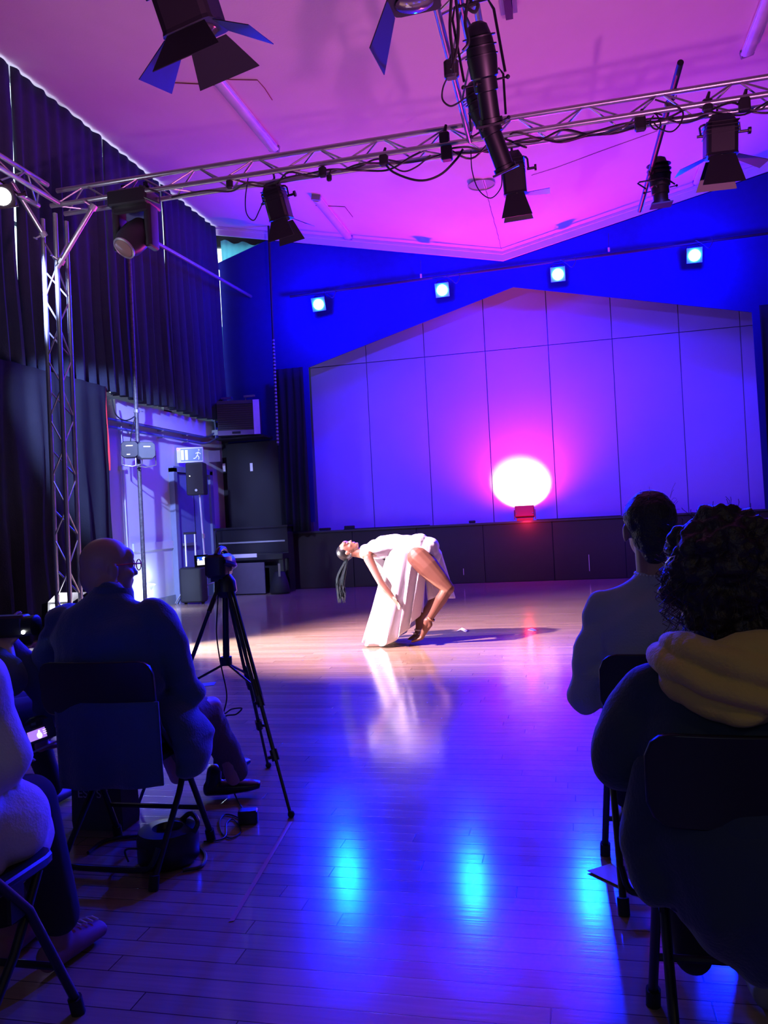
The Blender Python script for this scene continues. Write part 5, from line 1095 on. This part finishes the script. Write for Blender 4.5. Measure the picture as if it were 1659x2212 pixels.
# ------------------------------------------------------------------ video camera on tripod
def tripod():
    c0 = V((-1.655, 3.62, 0)); feet = [V((-1.27, 3.38, 0)), V((-1.64, 4.06, 0)), V((-2.05, 3.42, 0))]
    top = aty(487, 1268, 3.62); t = thing('camera_tripod', 'black tripod with spread legs carrying the video camera', 'tripod', (c0.x, c0.y, 0)); ap = V((top.x, top.y, top.z))
    hub = aty(489, 1432, 3.62)
    obj('centre_column', MB().cyl(ap + V((0, 0, .03)), hub, .016, n=12).cyl(hub + V((0, 0, .03)), hub - V((0, 0, .01)), .028, n=12), plastic, t, smooth=True)
    obj('crown', MB().lathe(ap - V((0, 0, .05)), (0, 0, 1), [(0, .03), (.03, .055), (.08, .05), (.11, .03)], 16), plastic, t, smooth=True)
    for f in feet:
        d = (f - ap); lg = MB(); sd = d.cross(V((0, 0, 1))).normalized(); s0 = ap + V((f.x - ap.x, f.y - ap.y, 0)).normalized() * .035
        for o in (-.012, .012): lg.cyl(s0 + sd * o, s0.lerp(f, .52) + sd * o, .009, n=8)
        lg.cyl(s0.lerp(f, .42), s0.lerp(f, .76), .0095, n=8); lg.cyl(s0.lerp(f, .72), s0.lerp(f, .99), .0075, n=8)
        L = obj('leg', lg, plastic, t, smooth=True)
        for q in (.52, .75): p = s0.lerp(f, q); dd = d.normalized(); obj('leg_lock', MB().cyl(p - dd * .03, p + dd * .02, .018, n=10).cyl(p, p + sd * .035, .008, n=6), plastic, L)
        obj('foot', MB().sph(f + V((0, 0, .014)), .016, nu=10, nv=8), rubber, L)
        k = s0.lerp(f, .46); obj('brace', MB().cyl(hub, k, .006, n=6), plastic, t)
    hd = ap + V((0, 0, .10)); obj('pan_head', MB().cyl(ap + V((0, 0, .04)), hd, .024, n=12).box(hd, (.05, .06, .05)), plastic, t, smooth=False)
    obj('pan_handle', MB().cyl(hd, aty(455, 1318, 3.50), .007, n=8).cyl(hd.lerp(aty(455, 1318, 3.5), .75), aty(452, 1322, 3.49), .012, n=8), plastic, t)
    c = aty(470, 1222, 3.60); v = thing('video_camera', 'black camcorder with flipped out lit screen on the tripod', 'camera', c); Rm = Matrix.Rotation(R_(9), 3, 'Z'); G = lambda a, e, z: c + Rm @ V((a, e, z))
    b = MB().bev(G(0, .02, .0), (.10, .17, .11), .025, Rm); b.lathe(G(0, .09, .005), Rm @ V((0, 1, 0)), [(0, .042), (.04, .046), (.07, .05), (.07, .04)], 18); obj('camera_body', b, plastic, v, smooth=True)
    obj('top_handle', MB().tube(arc([G(.01, -.05, .05), G(.015, .0, .078), G(.01, .09, .075), G(.01, .13, .05)]), .014, 8), plastic, v, smooth=True)
    obj('hand_strap', MB().tube(arc([G(.045, -.05, .02), G(.075, .02, .0), G(.05, .1, -.01)]), .014, 6), plastic, v, smooth=True)
    obj('mount_plate', MB().box(G(0, .02, -.065), (.06, .09, .02), Rm), plastic, v)
    s = aty(435, 1212, 3.60); n_ = (EYE - s).normalized(); R2 = frame3(n_, V((-.03, 0, 1))); Q = lambda a, e, z: s + R2 @ V((a, e, z))
    sc = obj('screen', MB().box(Q(0, -.004, 0), (.066, .008, .060), R2), plastic, v); obj('picture', MB().box(Q(0, .001, -.008), (.040, .001, .022), R2), MATS['screen_white'], sc, label='bright stage floor on the screen')
    obj('picture_blue', MB().box(Q(0, .001, .012), (.040, .001, .018), R2), mat('screen_blue', (0, 0, 0), .4, emit=(.02, .10, .8), es=1.2, var=0), sc); obj('picture_spot', MB().sph(Q(-.012, .0015, .012), (.008, .001, .008), R2, 10, 8).sph(Q(.014, .0015, .008), (.004, .001, .004), R2, 8, 6), MATS['screen_white'], sc)
    # power cable and adapter
    pts = [aty(px, py, yy) for px, py, yy in ((474, 1255, 3.6), (470, 1310, 3.58), (468, 1370, 3.56), (476, 1430, 3.54), (490, 1500, 3.5), (484, 1540, 3.45), (500, 1532, 3.42), (522, 1530, 3.4), (510, 1543, 3.4), (484, 1550, 3.42), (483, 1590, 3.5), (506, 1612, 3.55), (514, 1640, 3.6), (505, 1700, 3.6))]
    pts += [atz(510, 1722, .01), atz(525, 1748, .01), atz(532, 1765, .03)]
    wire('camera_cable', 'thin power cable drooping from the tripod camera to the floor', pts, .0035)
    a = atz(537, 1778, 0); a.z = .03; b = MB().bev(a, (.085, .06, .06), .012, Matrix.Rotation(R_(15), 3, 'Z')); tag(obj('power_adapter', b, plastic, smooth=True), 'black power adapter on the floor below the tripod', 'adapter')
    wire('adapter_cable', 'loops of thin cable on the floor left of the power adapter', [atz(*p, .005) for p in ((525, 1772), (505, 1762), (485, 1760), (474, 1775), (480, 1800), (500, 1810), (520, 1795), (505, 1770), (490, 1778), (488, 1805), (470, 1815), (440, 1818))], .0035)
tripod()
# cable reel under the chair
c = atz(338, 1885); c.z = 0; c = V((c.x, c.y + .10, 0)); t = thing('cable_reel', 'round black cable reel on the floor under the bald man\'s chair', 'cable reel', c)
obj('drum', MB().lathe(c, (0, 0, 1), [(0, .10), (.02, .118), (.10, .12), (.13, .112), (.135, .06), (.11, .05)], 28), plastic, t, smooth=True)
obj('handle', MB().tube(arc([c + V((.10, .0, .10)), c + V((.12, .02, .15)), c + V((.06, .08, .16)), c + V((.0, .10, .12))]), .010, 8), plastic, t, smooth=True)
wire('reel_cable', 'black cable curving round the reel across the floor', [atz(*p, .008) for p in ((190, 1842), (230, 1815), (310, 1805), (390, 1812), (440, 1840), (436, 1870), (395, 1880))], .007)
wire('reel_cable', 'thin loop of cable left of the reel', [atz(278, 1862, .008), atz(270, 1838, .05), atz(290, 1833, .08), atz(318, 1838, .09)], .004)
# shopping bag beside the chair
c = atz(214, 1793); c.z = 0; c.y += .06; t = thing('paper_bag', 'dark paper bag with faded lettering on the floor left of the bald man\'s chair', 'bag', c); bm_ = mat('bag_grey', (.075, .075, .08), .85)
obj('bag_body', MB().rings([[c + V((i * w_, j * .07, z)) for i, j in ((1, 1), (-1, 1), (-1, -1), (1, -1))] for z, w_ in ((0, .12), (.04, .125), (.16, .12), (.27, .125))]), bm_, t)
for s_ in (-1, 1): obj('bag_handle', MB().tube(arc([c + V((-.06, s_ * .05, .27)), c + V((-.04, s_ * .06, .35)), c + V((.04, s_ * .06, .35)), c + V((.06, s_ * .05, .27))]), .004, 6), bm_, t)
fm = mat('faded_print', (.55, .56, .62), .8)
def text(s, loc, size, rot, M, parent, name='lettering'):
    cu = bpy.data.curves.new(name, 'FONT'); cu.body = s; cu.size = size; cu.extrude = .0006; cu.align_x = 'CENTER'; o = bpy.data.objects.new(name, cu); COL.objects.link(o)
    dg = bpy.context.evaluated_depsgraph_get(); me = bpy.data.meshes.new_from_object(o.evaluated_get(dg)); bpy.data.objects.remove(o); o = bpy.data.objects.new(name, me); COL.objects.link(o)
    me.materials.clear(); me.materials.append(M); o.parent = parent; o.location = V(loc) - ROOT[parent]; o.rotation_euler = rot; return o
text('IVES', c + V((.05, -.0725, .205)), .05, (R_(90), 0, 0), fm, t); text('ESS ST', c + V((-.015, -.0725, .145)), .055, (R_(90), 0, 0), fm, t)
# programme sheet by the right chairs
pts = [atz(px, py, .006) for px, py in ((1269, 1881), (1322, 1865), (1372, 1912), (1392, 1937), (1340, 1915))]
b = MB().prism(pts, (0, 0, .002)); tag(obj('programme_sheet', b, mat('pale_paper', (.6, .62, .7), .7)), 'pale paper sheet on the floor beside the grey sweater person\'s chair', 'paper')
